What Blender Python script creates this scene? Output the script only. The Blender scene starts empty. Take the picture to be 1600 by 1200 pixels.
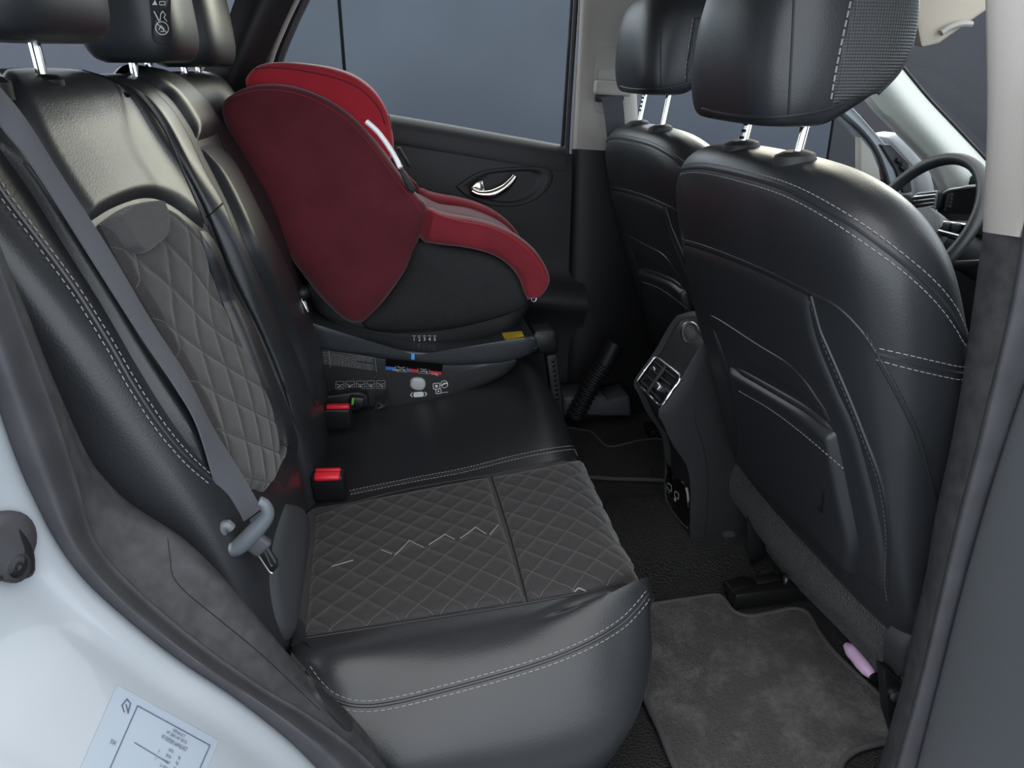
import bpy, bmesh, math, random
from mathutils import Vector as V, Matrix
from mathutils.bvhtree import BVHTree
random.seed(7)
S = bpy.context.scene
COL = S.collection

# ---------------------------------------------------------------- camera
F = 1200.0                       # focal length in pixels of the 1600x1200 frame
PH, TH = math.radians(22.6), math.radians(10.1)
CAM = V((0, -1.36, .97))
cR = V((math.cos(TH), -math.sin(TH), 0))
cU = V((math.sin(TH)*math.sin(PH), math.cos(TH)*math.sin(PH), math.cos(PH)))
cD = V((math.sin(TH)*math.cos(PH), math.cos(TH)*math.cos(PH), -math.sin(PH)))
cd = bpy.data.cameras.new('camera'); cam = bpy.data.objects.new('camera', cd); COL.objects.link(cam)
cd.sensor_fit = 'HORIZONTAL'; cd.sensor_width = 36; cd.lens = 36*F/1600; cd.clip_start = .02
m = Matrix((cR, cU, -cD)).transposed().to_4x4(); m.translation = CAM
cam.matrix_world = m
S.camera = cam
# ---------------------------------------------------------------- world and exposure
W = bpy.data.worlds.new('sky'); S.world = W; W.use_nodes = True
nt = W.node_tree; nt.nodes.clear()
wo = nt.nodes.new('ShaderNodeOutputWorld'); wb = nt.nodes.new('ShaderNodeBackground')
wt = nt.nodes.new('ShaderNodeTexCoord'); ws = nt.nodes.new('ShaderNodeSeparateXYZ'); wr = nt.nodes.new('ShaderNodeValToRGB')
wr.color_ramp.elements[0].color = (.80, .90, 1.0, 1); wr.color_ramp.elements[0].position = .0
wr.color_ramp.elements[1].color = (1.0, 1.0, 1.0, 1); wr.color_ramp.elements[1].position = .8
nt.links.new(wt.outputs['Generated'], ws.inputs[0]); nt.links.new(ws.outputs['Z'], wr.inputs[0])
nt.links.new(wr.outputs[0], wb.inputs[0]); nt.links.new(wb.outputs[0], wo.inputs[0])
wb.inputs[1].default_value = 1.2
sl = bpy.data.lights.new('sun', 'SUN'); sl.energy = .65; sl.color = (1, .90, .68); sl.angle = math.radians(25)
sun = bpy.data.objects.new('sun', sl); COL.objects.link(sun)
sun.rotation_euler = V((-.58, -.78, -.22)).to_track_quat('-Z', 'Y').to_euler()
S.view_settings.view_transform = 'Standard'; S.view_settings.look = 'None'
S.view_settings.gamma = 1; S.view_settings.use_curve_mapping = False
S.view_settings.exposure = 1.42

# ---------------------------------------------------------------- helpers
def ray(u, v): return cR*((u-800)/F) + cU*((600-v)/F) + cD
def at(u, v, x=None, y=None, z=None):
    d = ray(u, v); i = 0 if x is not None else 1 if y is not None else 2
    return CAM + d*(((x, y, z)[i]-CAM[i])/d[i])
def ats(pts, **k): return [at(u, v, **k) for u, v in pts]

def cr(pts, n, closed=False):
    """Catmull-Rom resample of a point list to n points, even in chord length"""
    P = [V(p) for p in pts]; k = len(P)
    if k == 2: return [P[0].lerp(P[1], i/(n-1)) for i in range(n)]
    seg = k if closed else k-1
    g = lambda i: P[i % k] if closed else (P[i] if 0 <= i < k else (P[0]*2-P[1] if i < 0 else P[-1]*2-P[-2]))
    L = [0.0]; dense = []
    for s in range(seg):
        a, b, c, d = g(s-1), g(s), g(s+1), g(s+2)
        for j in range(12):
            t = j/12
            dense.append(.5*((2*b)+(c-a)*t+(2*a-5*b+4*c-d)*t*t+(3*b-a-3*c+d)*t**3))
    dense.append(P[0].copy() if closed else P[-1].copy())
    for i in range(1, len(dense)): L.append(L[-1]+(dense[i]-dense[i-1]).length)
    out = []; j = 0; m = n if closed else n-1
    for i in range(n):
        t = L[-1]*i/m
        while j < len(L)-2 and L[j+1] < t: j += 1
        w = (t-L[j])/max(1e-9, L[j+1]-L[j]); out.append(dense[j].lerp(dense[j+1], min(1, max(0, w))))
    return out

def crp(pts, n):
    """Catmull-Rom with uniform parameter: n samples per span, passes through every row"""
    P = [V(p) for p in pts]; k = len(P); out = []
    g = lambda i: P[i] if 0 <= i < k else (P[0]*2-P[1] if i < 0 else P[-1]*2-P[-2])
    for s in range(k-1):
        a, b, c, d = g(s-1), g(s), g(s+1), g(s+2)
        for j in range(n):
            t = j/n; out.append(.5*((2*b)+(c-a)*t+(2*a-5*b+4*c-d)*t*t+(3*b-a-3*c+d)*t**3))
    out.append(P[-1].copy()); return out

def loft(rows, nu, span=6):
    R = [cr(r, nu) for r in rows]
    if len(R) == 2: R = [R[0], [a.lerp(b, .5) for a, b in zip(*R)], R[1]]
    cols = [crp([r[i] for r in R], span) for i in range(nu)]
    return [[cols[i][j] for i in range(nu)] for j in range(len(cols[0]))]

def gmesh(G, closed=False):
    nv, nu = len(G), len(G[0]); vs = [p for r in G for p in r]; fs = []
    for j in range(nv-1):
        for i in range(nu if closed else nu-1):
            k = (i+1) % nu
            fs.append((j*nu+i, j*nu+k, (j+1)*nu+k, (j+1)*nu+i))
    return vs, fs

ORG = {}
def prop(o, label=None, cat=None, group=None, kind=None):
    if label: o['label'] = label
    if cat: o['category'] = cat
    if group: o['group'] = group
    if kind: o['kind'] = kind
    return o
def T(name, label, cat, loc=(0, 0, 0), group=None, kind=None):
    o = bpy.data.objects.new(name, None); COL.objects.link(o); o.location = loc; o.empty_display_size = .05
    ORG[o] = V(loc); return prop(o, label, cat, group, kind)
def M(name, vf, mat, parent=None, smooth=True, ang=45, fix=True):
    vs, fs = vf; o0 = ORG[parent] if parent else V((0, 0, 0))
    me = bpy.data.meshes.new(name); me.from_pydata([V(v)-o0 for v in vs], [], fs)
    if fix:
        bm = bmesh.new(); bm.from_mesh(me); bmesh.ops.recalc_face_normals(bm, faces=bm.faces); bm.to_mesh(me); bm.free()
    if smooth:
        me.shade_smooth(); me.set_sharp_from_angle(angle=math.radians(ang))
    me.materials.append(mat); o = bpy.data.objects.new(name, me); COL.objects.link(o)
    if parent: o.parent = parent
    ORG[o] = o0; return o
def bvh(*obs):
    vs, fs = [], []
    for o in obs:
        b = len(vs); vs += [v.co+ORG[o] for v in o.data.vertices]; fs += [tuple(b+i for i in p.vertices) for p in o.data.polygons]
    return BVHTree.FromPolygons(vs, fs)
def joinvf(*vfs):
    vs, fs = [], []
    for a, b in vfs:
        n = len(vs); vs += list(a); fs += [tuple(n+i for i in f) for f in b]
    return vs, fs
def bmvf(bm):
    bm.verts.index_update(); r = [v.co.copy() for v in bm.verts], [tuple(v.index for v in f.verts) for f in bm.faces]
    bm.free(); return r
def box(c, s, rot=None, bev=.004, seg=2):
    """rounded box: centre, full sizes, optional 3x3 matrix"""
    bm = bmesh.new(); bmesh.ops.create_cube(bm, size=1)
    for v in bm.verts: v.co = V((v.co.x*s[0], v.co.y*s[1], v.co.z*s[2]))
    if bev: bmesh.ops.bevel(bm, geom=bm.edges[:], offset=min(bev, min(s)*.49), segments=seg, profile=.5, affect='EDGES')
    for v in bm.verts: v.co = (rot @ v.co if rot else v.co)+V(c)
    return bmvf(bm)
def rotm(ax, deg): return Matrix.Rotation(math.radians(deg), 3, ax)
def frame(xa, ya):
    xa = V(xa).normalized(); za = xa.cross(V(ya)).normalized(); ya = za.cross(xa)
    return Matrix((xa, ya, za)).transposed()
def prism(pts, ext, bev=0, seg=2):
    bm = bmesh.new(); ext = V(ext)
    a = [bm.verts.new(V(p)) for p in pts]; b = [bm.verts.new(V(p)+ext) for p in pts]; n = len(a)
    bm.faces.new(a); bm.faces.new(b[::-1])
    for i in range(n): bm.faces.new((a[i], b[i], b[(i+1) % n], a[(i+1) % n]))
    bmesh.ops.recalc_face_normals(bm, faces=bm.faces)
    if bev:
        es = [e for e in bm.edges if len(e.link_faces) == 2 and e.calc_face_angle(0) > .6]
        bmesh.ops.bevel(bm, geom=es, offset=bev, segments=seg, profile=.5, affect='EDGES')
    bmesh.ops.triangulate(bm, faces=[f for f in bm.faces if len(f.verts) > 4])
    return bmvf(bm)
def tube(pts, r, n=8, closed=False, flat=None):
    pts = [V(p) for p in pts]; k = len(pts); vs, fs = [], []; nrm = None
    for i, p in enumerate(pts):
        a = pts[(i-1) % k] if closed or i else p; b = pts[(i+1) % k] if closed or i < k-1 else p
        t = (b-a).normalized()
        if nrm is None: nrm = t.orthogonal().normalized()
        nrm = (nrm-t*nrm.dot(t)).normalized(); q = t.cross(nrm); rr = r[i] if isinstance(r, (list, tuple)) else r
        for j in range(n):
            an = 2*math.pi*j/n; vs.append(p+(nrm*math.cos(an)+q*math.sin(an))*rr)
    for i in range(k if closed else k-1):
        for j in range(n):
            fs.append((i*n+j, i*n+(j+1) % n, ((i+1) % k)*n+(j+1) % n, ((i+1) % k)*n+j))
    if not closed: fs += [tuple(range(n))[::-1], tuple((k-1)*n+j for j in range(n))]
    return vs, fs
def lathe(prof, c, axis=(0, 0, 1), n=24):
    """profile of (radius, height) revolved about an axis through c"""
    ax = V(axis).normalized(); a = ax.orthogonal().normalized(); b = ax.cross(a); vs, fs = [], []
    for r, h in prof:
        for j in range(n):
            t = 2*math.pi*j/n; vs.append(V(c)+ax*h+(a*math.cos(t)+b*math.sin(t))*r)
    for i in range(len(prof)-1):
        for j in range(n): fs.append((i*n+j, i*n+(j+1) % n, (i+1)*n+(j+1) % n, (i+1)*n+j))
    fs += [tuple(range(n))[::-1], tuple((len(prof)-1)*n+j for j in range(n))]
    return vs, fs
def dashes(pts, nrms=None, ln=.0055, gap=.003, r=.00055):
    """stitch dashes along a polyline"""
    P = [V(p) for p in pts]; L = [0.0]
    for i in range(1, len(P)): L.append(L[-1]+(P[i]-P[i-1]).length)
    def q(t):
        j = 0
        while j < len(L)-2 and L[j+1] < t: j += 1
        return P[j].lerp(P[j+1], min(1, (t-L[j])/max(1e-9, L[j+1]-L[j])))
    out = ([], []); t = 0; vfs = []
    while t+ln < L[-1]:
        a, b = q(t), q(t+ln); vfs.append(tube([a, b], r, 5)); t += ln+gap
    return joinvf(*vfs) if vfs else tube([P[0], P[-1]], r, 5)
def castp(tree, px, off=.0008):
    """pixels of the photograph carried onto a surface along the line of sight"""
    hits = []
    for u, v in px:
        d = ray(u, v).normalized(); h = tree.ray_cast(CAM, d)
        if h[0] is None: hits.append(None); continue
        n = h[1] if h[1].dot(d) < 0 else -h[1]
        hits.append((h[0]+n*off, n, h[3]))
    good = [i for i, h in enumerate(hits) if h]
    for i, h in enumerate(hits):
        if not h:
            if good:
                j = min(good, key=lambda g: abs(g-i)); d = ray(*px[i]).normalized()
                q = tree.find_nearest(CAM+d*hits[j][2]); n = q[1] if q[1].dot(d) < 0 else hits[j][1]
                hits[i] = (q[0]+n*off, n, hits[j][2])
            else:
                hits[i] = (CAM+ray(*px[i]), -cD, 1)
    return hits
def p2(pts, n): return [(p.x, p.y) for p in cr([(a, b, 0) for a, b in pts], n)]
def cline(tree, px, n=40, off=.0008): return [h[0] for h in castp(tree, p2(px, n), off)]
def patch(tree, rows, nu, nv, off, edge=.12, back=.004, disp=None):
    """padded panel: pixel rows -> smooth grid -> cast on a body, raised by off with rolled edges"""
    R = [[V((a, b, 0)) for a, b in p2(r, nu)] for r in rows]
    G = []
    cols = [cr([r[i] for r in R], nv) for i in range(nu)]
    prev = None
    for j in range(nv):
        h = castp(tree, [(cols[i][j].x, cols[i][j].y) for i in range(nu)], 0); row = []
        for i in range(nu):
            e = min(i/(nu-1), 1-i/(nu-1), j/(nv-1), 1-j/(nv-1))/edge
            e = 1-(1-min(1, e))**2.5
            p, n, _ = h[i]; q = p+n*(off*e-back*(1-e))
            if disp: q = q+n*(disp(q)*min(1, e))
            row.append(q)
        G.append(row)
    return gmesh(G)
def rings(levels, n=56, span=5, capb=True, capt=True):
    """stack of superellipse rings (z, xc, yc, hx, hy, p)"""
    lv = crp6(levels, span); G = []
    for z, xc, yc, hx, hy, p in lv:
        row = []
        for j in range(n):
            t = 2*math.pi*j/n; c, s = math.cos(t), math.sin(t); e = 2/p
            row.append(V((xc+hx*math.copysign(abs(c)**e, c), yc+hy*math.copysign(abs(s)**e, s), z)))
        G.append(row)
    vs, fs = gmesh(G, True)
    if capb: fs.append(tuple(range(n))[::-1])
    if capt:
        c = sum(G[-1], V((0, 0, 0)))/n; vs.append(c); k = len(vs)-1; b = (len(G)-1)*n
        fs += [(b+j, b+(j+1) % n, k) for j in range(n)]
    return vs, fs
def crp6(P, n):
    k = len(P); out = []
    g = lambda i: P[min(max(i, 0), k-1)]
    for s in range(k-1):
        a, b, c, d = g(s-1), g(s), g(s+1), g(s+2)
        for j in range(n):
            t = j/n; out.append([.5*((2*b[i])+(c[i]-a[i])*t+(2*a[i]-5*b[i]+4*c[i]-d[i])*t*t+(3*b[i]-a[i]-3*c[i]+d[i])*t**3) for i in range(len(b))])
    out.append(list(P[-1])); return out
def slab(px, y0, y1, h0, h1, n=72, p=2.6, ctr=None, k=10):
    """solid whose side outline (pixels at depth y0) is domed towards both sides of the car"""
    P = cr(ats(px, y=y0), n, True); c = sum(P, V((0, 0, 0)))/n if ctr is None else at(*ctr, y=y0)
    G = []
    for j in range(k+1):
        r = math.sin(math.pi/2*j/k); hh = h0*(max(0, 1-r**p))**(1/p)
        G.append([V((c.x+(q.x-c.x)*max(r, .001), y0-hh, c.z+(q.z-c.z)*max(r, .001))) for q in P])
    for j in range(k, -1, -1):
        r = math.sin(math.pi/2*j/k); hh = h1*(max(0, 1-r**p))**(1/p)
        G.append([V((c.x+(q.x-c.x)*max(r, .001), y1+hh, c.z+(q.z-c.z)*max(r, .001))) for q in P])
    return gmesh(G, True)
def copytree(o, parent=None):
    c = o.copy(); COL.objects.link(c); c.parent = parent
    for ch in [q for q in bpy.data.objects if q.parent == o]: copytree(ch, c)
    return c
def textvf(s, size=1.0, ex=0.0):
    cu = bpy.data.curves.new('t', 'FONT'); cu.body = s; cu.size = size; cu.resolution_u = 2; cu.align_x = 'CENTER'; cu.align_y = 'CENTER'
    o = bpy.data.objects.new('t', cu); COL.objects.link(o); bpy.context.view_layer.update()
    me = bpy.data.meshes.new_from_object(o.evaluated_get(bpy.context.evaluated_depsgraph_get()))
    r = [v.co.copy() for v in me.vertices], [tuple(p.vertices) for p in me.polygons]
    bpy.data.objects.remove(o); bpy.data.curves.remove(cu); bpy.data.meshes.remove(me); return r
def decal(tree, vf, o, ax, ay, off=.0006):
    """flat print (x,y verts) laid on a surface: pixel = o + x*ax + y*ay"""
    px = [(o[0]+v[0]*ax[0]+v[1]*ay[0], o[1]+v[0]*ax[1]+v[1]*ay[1]) for v in vf[0]]
    return [h[0] for h in castp(tree, px, off)], vf[1]
def rect2(x0, y0, x1, y1, n=1):
    vs = []; fs = []
    for i in range(n+1): vs += [V((x0+(x1-x0)*i/n, y0, 0)), V((x0+(x1-x0)*i/n, y1, 0))]
    for i in range(n): fs.append((2*i, 2*i+2, 2*i+3, 2*i+1))
    return vs, fs
def line2(pts, w):
    vfs = []
    for a, b in zip(pts, pts[1:]):
        a, b = V((a[0], a[1], 0)), V((b[0], b[1], 0)); t = (b-a).normalized(); q = V((-t.y, t.x, 0))*w/2; t = t*w/2
        vfs.append(([a-q-t, b-q+t, b+q+t, a+q-t], [(0, 1, 2, 3)]))
    return joinvf(*vfs)
def circ2(x, y, r, w=None, n=20):
    pts = [(x+r*math.cos(2*math.pi*i/n), y+r*math.sin(2*math.pi*i/n)) for i in range(n+1)]
    if w: return line2(pts, w)
    return [V((a, b, 0)) for a, b in pts[:-1]], [tuple(range(n))]
def rrect2(x0, y0, x1, y1, r, n=4):
    pts = []
    for cx, cy, a0 in ((x1-r, y1-r, 0), (x0+r, y1-r, 90), (x0+r, y0+r, 180), (x1-r, y0+r, 270)):
        for i in range(n+1):
            a = math.radians(a0+90*i/n); pts.append((cx+r*math.cos(a), cy+r*math.sin(a)))
    return pts

# ---------------------------------------------------------------- materials
def mat(name, col, rough=.5, bump=None, spec=.5, metal=0, var=None, sheen=0, alpha=None, coat=0, trans=0, emis=0, nodes=None):
    m = bpy.data.materials.new(name); m.use_nodes = True; t = m.node_tree; b = t.nodes['Principled BSDF']
    b.inputs['Base Color'].default_value = (*col, 1); b.inputs['Roughness'].default_value = rough
    b.inputs['Specular IOR Level'].default_value = spec; b.inputs['Metallic'].default_value = metal
    b.inputs['Sheen Weight'].default_value = sheen; b.inputs['Coat Weight'].default_value = coat
    b.inputs['Transmission Weight'].default_value = trans
    if sheen: b.inputs['Sheen Roughness'].default_value = .4
    if alpha is not None: b.inputs['Alpha'].default_value = alpha
    N, L = t.nodes.new, t.links.new
    tc = N('ShaderNodeTexCoord')
    if var:                                            # (scale, amount): mottled colour
        n = N('ShaderNodeTexNoise'); n.inputs['Scale'].default_value = var[0]; n.inputs['Detail'].default_value = 9; n.inputs['Roughness'].default_value = .72 if var[0] in (16, 260, 300) else .5
        r = N('ShaderNodeValToRGB'); k = var[1]; lo = var[2] if len(var) > 2 else .35; hi = var[3] if len(var) > 3 else .65
        c2 = var[4] if len(var) > 4 else tuple(min(1, c*(1+k)) for c in col)
        r.color_ramp.elements[0].color = (*[c*(1-min(.9, k)) if len(var) < 5 else c for c in col], 1); r.color_ramp.elements[1].color = (*c2, 1)
        r.color_ramp.elements[0].position = lo; r.color_ramp.elements[1].position = hi
        L(tc.outputs['Object'], n.inputs['Vector']); L(n.outputs[0], r.inputs[0]); L(r.outputs[0], b.inputs['Base Color'])
    if bump:                                           # (kind, scale, strength, distance)
        bp = N('ShaderNodeBump'); bp.inputs['Strength'].default_value = bump[2]; bp.inputs['Distance'].default_value = bump[3]
        if bump[0] == 'voronoi':
            n = N('ShaderNodeTexVoronoi'); n.inputs['Scale'].default_value = bump[1]; o = n.outputs['Distance']
        elif bump[0] == 'wave':
            n = N('ShaderNodeTexWave'); n.inputs['Scale'].default_value = bump[1]; n.bands_direction = 'Z'; o = n.outputs[1]
        elif bump[0] == 'dots':
            mp = N('ShaderNodeMapping'); mp.inputs['Rotation'].default_value = (math.pi/2, 0, 0); mp.inputs['Scale'].default_value = (1, 1, 1)
            n = N('ShaderNodeTexVoronoi'); n.voronoi_dimensions = '2D'; n.inputs['Scale'].default_value = bump[1]; n.inputs['Randomness'].default_value = 0
            o = n.outputs['Distance']; L(tc.outputs['Object'], mp.inputs[0]); L(mp.outputs[0], n.inputs['Vector'])
        else:
            n = N('ShaderNodeTexNoise'); n.inputs['Scale'].default_value = bump[1]; n.inputs['Detail'].default_value = 4; o = n.outputs[0]
        if bump[0] != 'dots': L(tc.outputs['Object'], n.inputs['Vector'])
        L(o, bp.inputs['Height']); L(bp.outputs[0], b.inputs['Normal'])
    return m
K = {}
K['leather'] = mat('black_leather', (.0175, .019, .022), .38, ('voronoi', 420, .14, .0008), .5, var=(6, .12))
K['leather2'] = mat('smooth_black_leather', (.018, .0195, .0225), .40, ('noise', 500, .14, .0005), .5)
K['quilt'] = mat('charcoal_quilted_fabric', (.030, .028, .029), .85, ('noise', 1400, .5, .0006), .3, sheen=.25, var=(900, .35))
K['rib'] = mat('grey_ribbed_fabric', (.050, .050, .052), .8, ('wave', 260, .5, .0008), .3, sheen=.2)
K['thread'] = mat('grey_thread', (.24, .24, .25), .7)
K['threaddim'] = mat('charcoal_thread', (.085, .082, .082), .8)
K['threadblk'] = mat('black_thread', (.006, .006, .007), .6)
K['plastic'] = mat('black_grained_plastic', (.018, .018, .020), .55, ('noise', 900, .35, .0005), .4)
K['plasticdk'] = mat('deep_black_plastic', (.008, .008, .009), .5, None, .35)
K['gloss'] = mat('gloss_black_plastic', (.006, .006, .007), .15, None, .5)
K['greyplastic'] = mat('slate_grained_plastic', (.052, .056, .062), .5, ('noise', 1100, .4, .0004), .4)
K['trim'] = mat('dusty_charcoal_plastic', (.034, .034, .037), .62, ('noise', 1200, .6, .0006), .4, var=(60, .25))
K['rubber'] = mat('grey_rubber_seal', (.038, .038, .044), .55, ('noise', 300, .2, .0005), .4, var=(25, .15))
K['white'] = mat('white_car_paint', (.245, .27, .295), .3, None, .5, coat=.4)
K['beige'] = mat('pale_beige_trim', (.36, .34, .315), .7, ('noise', 1500, .4, .0004), .3)
K['headliner'] = mat('warm_beige_headliner', (.46, .40, .33), .85, ('noise', 1500, .5, .0004), .2)
K['webbing'] = mat('charcoal_webbing', (.075, .078, .092), .6, ('wave', 700, .4, .0004), .4)
K['carpet'] = mat('black_carpet', (.010, .010, .011), .95, ('noise', 240, 1.0, .012), .1, sheen=.1, var=(260, .9))
K['matcarpet'] = mat('dusty_charcoal_mat', (.050, .048, .049), .95, ('noise', 240, 1.0, .012), .1, sheen=.15, var=(16, 0, .47, .74, (.16, .155, .152)))
K['binding'] = mat('grey_mat_binding', (.055, .055, .058), .8)
K['skirt'] = mat('charcoal_felt', (.030, .030, .031), .95, ('noise', 260, 1.0, .010), .1, sheen=.15, var=(300, .9))
K['chrome'] = mat('chrome', (.85, .83, .78), .12, None, .5, 1)
K['satin'] = mat('satin_silver', (.55, .56, .58), .32, None, .5, 1)
K['steel'] = mat('dark_steel', (.02, .02, .02), .35, None, .5, .6)
K['redbtn'] = mat('red_plastic', (.62, .015, .03), .35)
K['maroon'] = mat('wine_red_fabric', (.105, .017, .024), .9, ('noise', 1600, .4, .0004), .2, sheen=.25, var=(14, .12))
K['maroonlit'] = mat('wine_red_fabric_lit', (.20, .020, .030), .9, ('noise', 1600, .4, .0004), .2, sheen=.3, var=(14, .12))  # same fabric as the wing, colour lightened for the light the arms catch
K['red'] = mat('bright_red_ribbed_fabric', (.36, .018, .030), .85, ('wave', 330, .25, .0005), .2, sheen=.4)
K['mesh'] = mat('black_mesh_fabric', (.014, .015, .016), .75, ('dots', 330, .9, .0012), .4)
K['shell'] = mat('black_satin_plastic', (.008, .0085, .010), .38, ('noise', 1200, .15, .0003), .5)
K['shellgrey'] = mat('slate_satin_plastic', (.020, .023, .027), .34, None, .5)
K['greybtn'] = mat('light_grey_button', (.42, .43, .45), .4)
K['print'] = mat('pale_print', (.30, .30, .30), .7)
K['printw'] = mat('white_print', (.62, .62, .62), .7)
K['blue'] = mat('blue_print', (.02, .13, .50), .5)
K['sky'] = mat('bright_blue_print', (.05, .35, .85), .5)
K['redprint'] = mat('red_print', (.50, .012, .02), .5)
K['yellow'] = mat('yellow_label', (.55, .38, .03), .5)
K['green'] = mat('green_plastic', (.12, .42, .05), .5)
K['pink'] = mat('pale_pink_plastic', (.62, .42, .62), .5)
K['sticker'] = mat('pale_sticker', (.235, .28, .33), .4)
K['ink'] = mat('dark_blue_ink', (.06, .06, .12), .7)
K['perf'] = mat('perforated_black_leather', (.032, .034, .036), .45, ('dots', 290, 1.0, .0014), .5)
K['glass'] = mat('clear_glass', (1, 1, 1), .02, None, .5, trans=1); 
K['wallblue'] = mat('slate_blue_wall_panel', (.060, .068, .087), .6, None, .2, var=(1.3, .10))
K['wallshade'] = mat('shaded_wall_panel', (.034, .034, .041), .6, None, .2, var=(1.3, .10))  # same wall paint as the blue panels, darkened where less light falls
K['ground'] = mat('grey_concrete', (.14, .14, .145), .8, ('noise', 30, .3, .004), .3, var=(8, .15))
def glassmat():
    m = bpy.data.materials.new('thin_clear_glass'); m.use_nodes = True; t = m.node_tree; t.nodes.clear()
    o = t.nodes.new('ShaderNodeOutputMaterial'); mx = t.nodes.new('ShaderNodeMixShader'); a = t.nodes.new('ShaderNodeBsdfTransparent'); g = t.nodes.new('ShaderNodeBsdfGlossy')
    lw = t.nodes.new('ShaderNodeLayerWeight'); lw.inputs[0].default_value = .5; f = t.nodes.new('ShaderNodeMath'); f.operation = 'POWER'; f.inputs[1].default_value = 14; t.links.new(lw.outputs['Facing'], f.inputs[0]); a.inputs[0].default_value = (.90, .93, .93, 1); g.inputs['Roughness'].default_value = .02
    t.links.new(f.outputs[0], mx.inputs[0]); t.links.new(a.outputs[0], mx.inputs[1]); t.links.new(g.outputs[0], mx.inputs[2]); t.links.new(mx.outputs[0], o.inputs[0]); return m
K['glass'] = glassmat()

# ================================================================ SETTING
def ST(name, label, vf, m, **k):
    o = M(name, vf, m, **k); prop(o, label, kind='structure'); return o
g = ST('ground', 'grey concrete ground under and around the car', box((1, .5, -.36), (14, 12, .02), bev=0), K['ground'])
wb_ = ST('wall_back', 'dark recessed backing of the panelled wall beyond the car', box((2.69, 3.08, .52), (11.16, .06, 1.74), bev=0), K['plasticdk'])
for i, (xa, xb_) in enumerate(((-2.89, -.10), (-.10, 2.69), (2.69, 5.48), (5.48, 8.27))):
    M('panel', box(((xa+xb_)/2, 3.02, .52), (xb_-xa-.016, .06, 1.74), bev=.004), K['wallblue'] if i < 2 else K['wallshade'], wb_)
wf = ST('wall_front', 'dark backing of the shade-toned wall in front of the car', box((6.98, .5, .52), (.06, 5.1, 1.74), bev=0), K['plasticdk'])
for i in range(2):
    M('panel', box((6.92, -.78+2.54*i, .52), (.06, 2.52, 1.74), bev=.004), K['wallshade'], wf)

# car floor with a low tunnel
yy = [(-.70, 0), (-.30, 0), (-.16, .004), (-.125, .03), (0, .034), (.125, .03), (.16, .004), (.30, 0), (.70, 0)]
fl = ST('floor', 'black carpeted floor of the rear footwell', gmesh([[V((x, y, z)) for y, z in yy] for x in (-.3, 0, .3, .6, .9, 1.3, 2.0)]), K['carpet'])
M('underbody', box((.6, 0, -.06), (2.9, 1.44, .08), bev=.01), K['plasticdk'], fl)

# roof: pale headliner over the cabin, white skin outside
def roofrow(y, dz): return [V((x, y, z-dz)) for x, z in ((-1.15, 1.22), (-.6, 1.30), (0, 1.33), (.6, 1.31), (1.05, 1.22))]
def roofgrid(rows): return gmesh(loft(rows, 16, 4))
ce = ST('ceiling', 'beige headliner of the car roof', roofgrid([roofrow(-.60, .06), roofrow(-.45, .02), roofrow(0, 0), roofrow(.45, .02), roofrow(.60, .06)]), K['headliner'])
M('roof_skin', roofgrid([[p+V((0, 0, .03)) for p in roofrow(y, d)] for y, d in ((-.66, .10), (-.45, .02), (0, 0), (.45, .02), (.66, .10))]), K['white'], ce)

# ---------------------------------------------------------------- far side: rear door, window, pillars
def thick(G, d):
    """closed sheet: grid plus the same grid shifted by d"""
    nv, nu = len(G), len(G[0]); d = V(d)
    a, fa = gmesh(G); b = [p+d for p in a]; n = len(a); fs = list(fa)+[tuple(n+i for i in f[::-1]) for f in fa]
    bd = [i for i in range(nu)]+[j*nu+nu-1 for j in range(1, nv)]+[(nv-1)*nu+i for i in range(nu-2, -1, -1)]+[j*nu for j in range(nv-2, 0, -1)]
    for k in range(len(bd)):
        i, j = bd[k], bd[(k+1) % len(bd)]; fs.append((i, j, n+j, n+i))
    return a+b, fs
sill = [(300, 128), (450, 152), (612, 179), (700, 194), (800, 212), (883, 227)]
d1 = T('door_1', 'black moulded inner side of the closed rear door beyond the child seat', None, (.2, .70, 0), kind='structure')
dn = lambda px, dv: [(u, v+dv) for u, v in px]
M('upper_panel', gmesh(loft([ats(sill, y=.715), ats(dn(sill, 4), y=.69), ats(dn(sill, 16), y=.672), ats(dn(sill, 40), y=.668), ats(dn(sill, 52), y=.675)], 40, 4)), K['plastic'], d1)
low = [[V((x, y, z-.15*x)) for x in (-.45, -.2, 0, .2, .4, .56)] for y, z in ((.682, .83), (.668, .78), (.662, .66), (.655, .52), (.61, .47), (.60, .43), (.64, .36), (.65, .20), (.65, .02))]
dp = M('door_panel', gmesh(loft(low, 30, 4)), K['plastic'], d1)
M('door_skin', box((.08, .775, .34), (1.0, .05, .78), bev=.02), K['white'], d1)
tr = bvh(dp)
rec = [(711, 291), (750, 268), (802, 261), (852, 262), (864, 277), (848, 304), (813, 321), (767, 321), (728, 306)]
def ringpatch(tree, px, offs, n=48):
    """stack of scaled copies of an outline on a surface: list of (scale, raise)"""
    P = p2(px+[px[0]], n+1)[:-1]; cx = sum(p[0] for p in P)/n; cy = sum(p[1] for p in P)/n; G = []
    for s, h in offs: G.append([q[0] for q in castp(tree, [(cx+(p[0]-cx)*s, cy+(p[1]-cy)*s) for p in P], h)])
    return gmesh(G, True)
M('handle_surround', ringpatch(tr, rec, [(1.0, 0), (.97, .006), (.90, .007), (.80, .005), (.74, .001), (.6, .0006), (.3, .0006), (.02, .0006)]), K['plastic'], d1)
yh = .648
M('door_handle', tube(cr(ats([(737, 298), (748, 303), (767, 303), (786, 295), (798, 284), (805, 275)], y=.645), 24), [.008+.005*math.sin(math.pi*i/23) for i in range(24)], 10), K['chrome'], d1)
M('lock_button', prism(ats([(734, 295), (743, 286), (755, 282), (758, 299), (745, 301)], y=.648), (0, .012, 0), .003), K['chrome'], d1)

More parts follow.
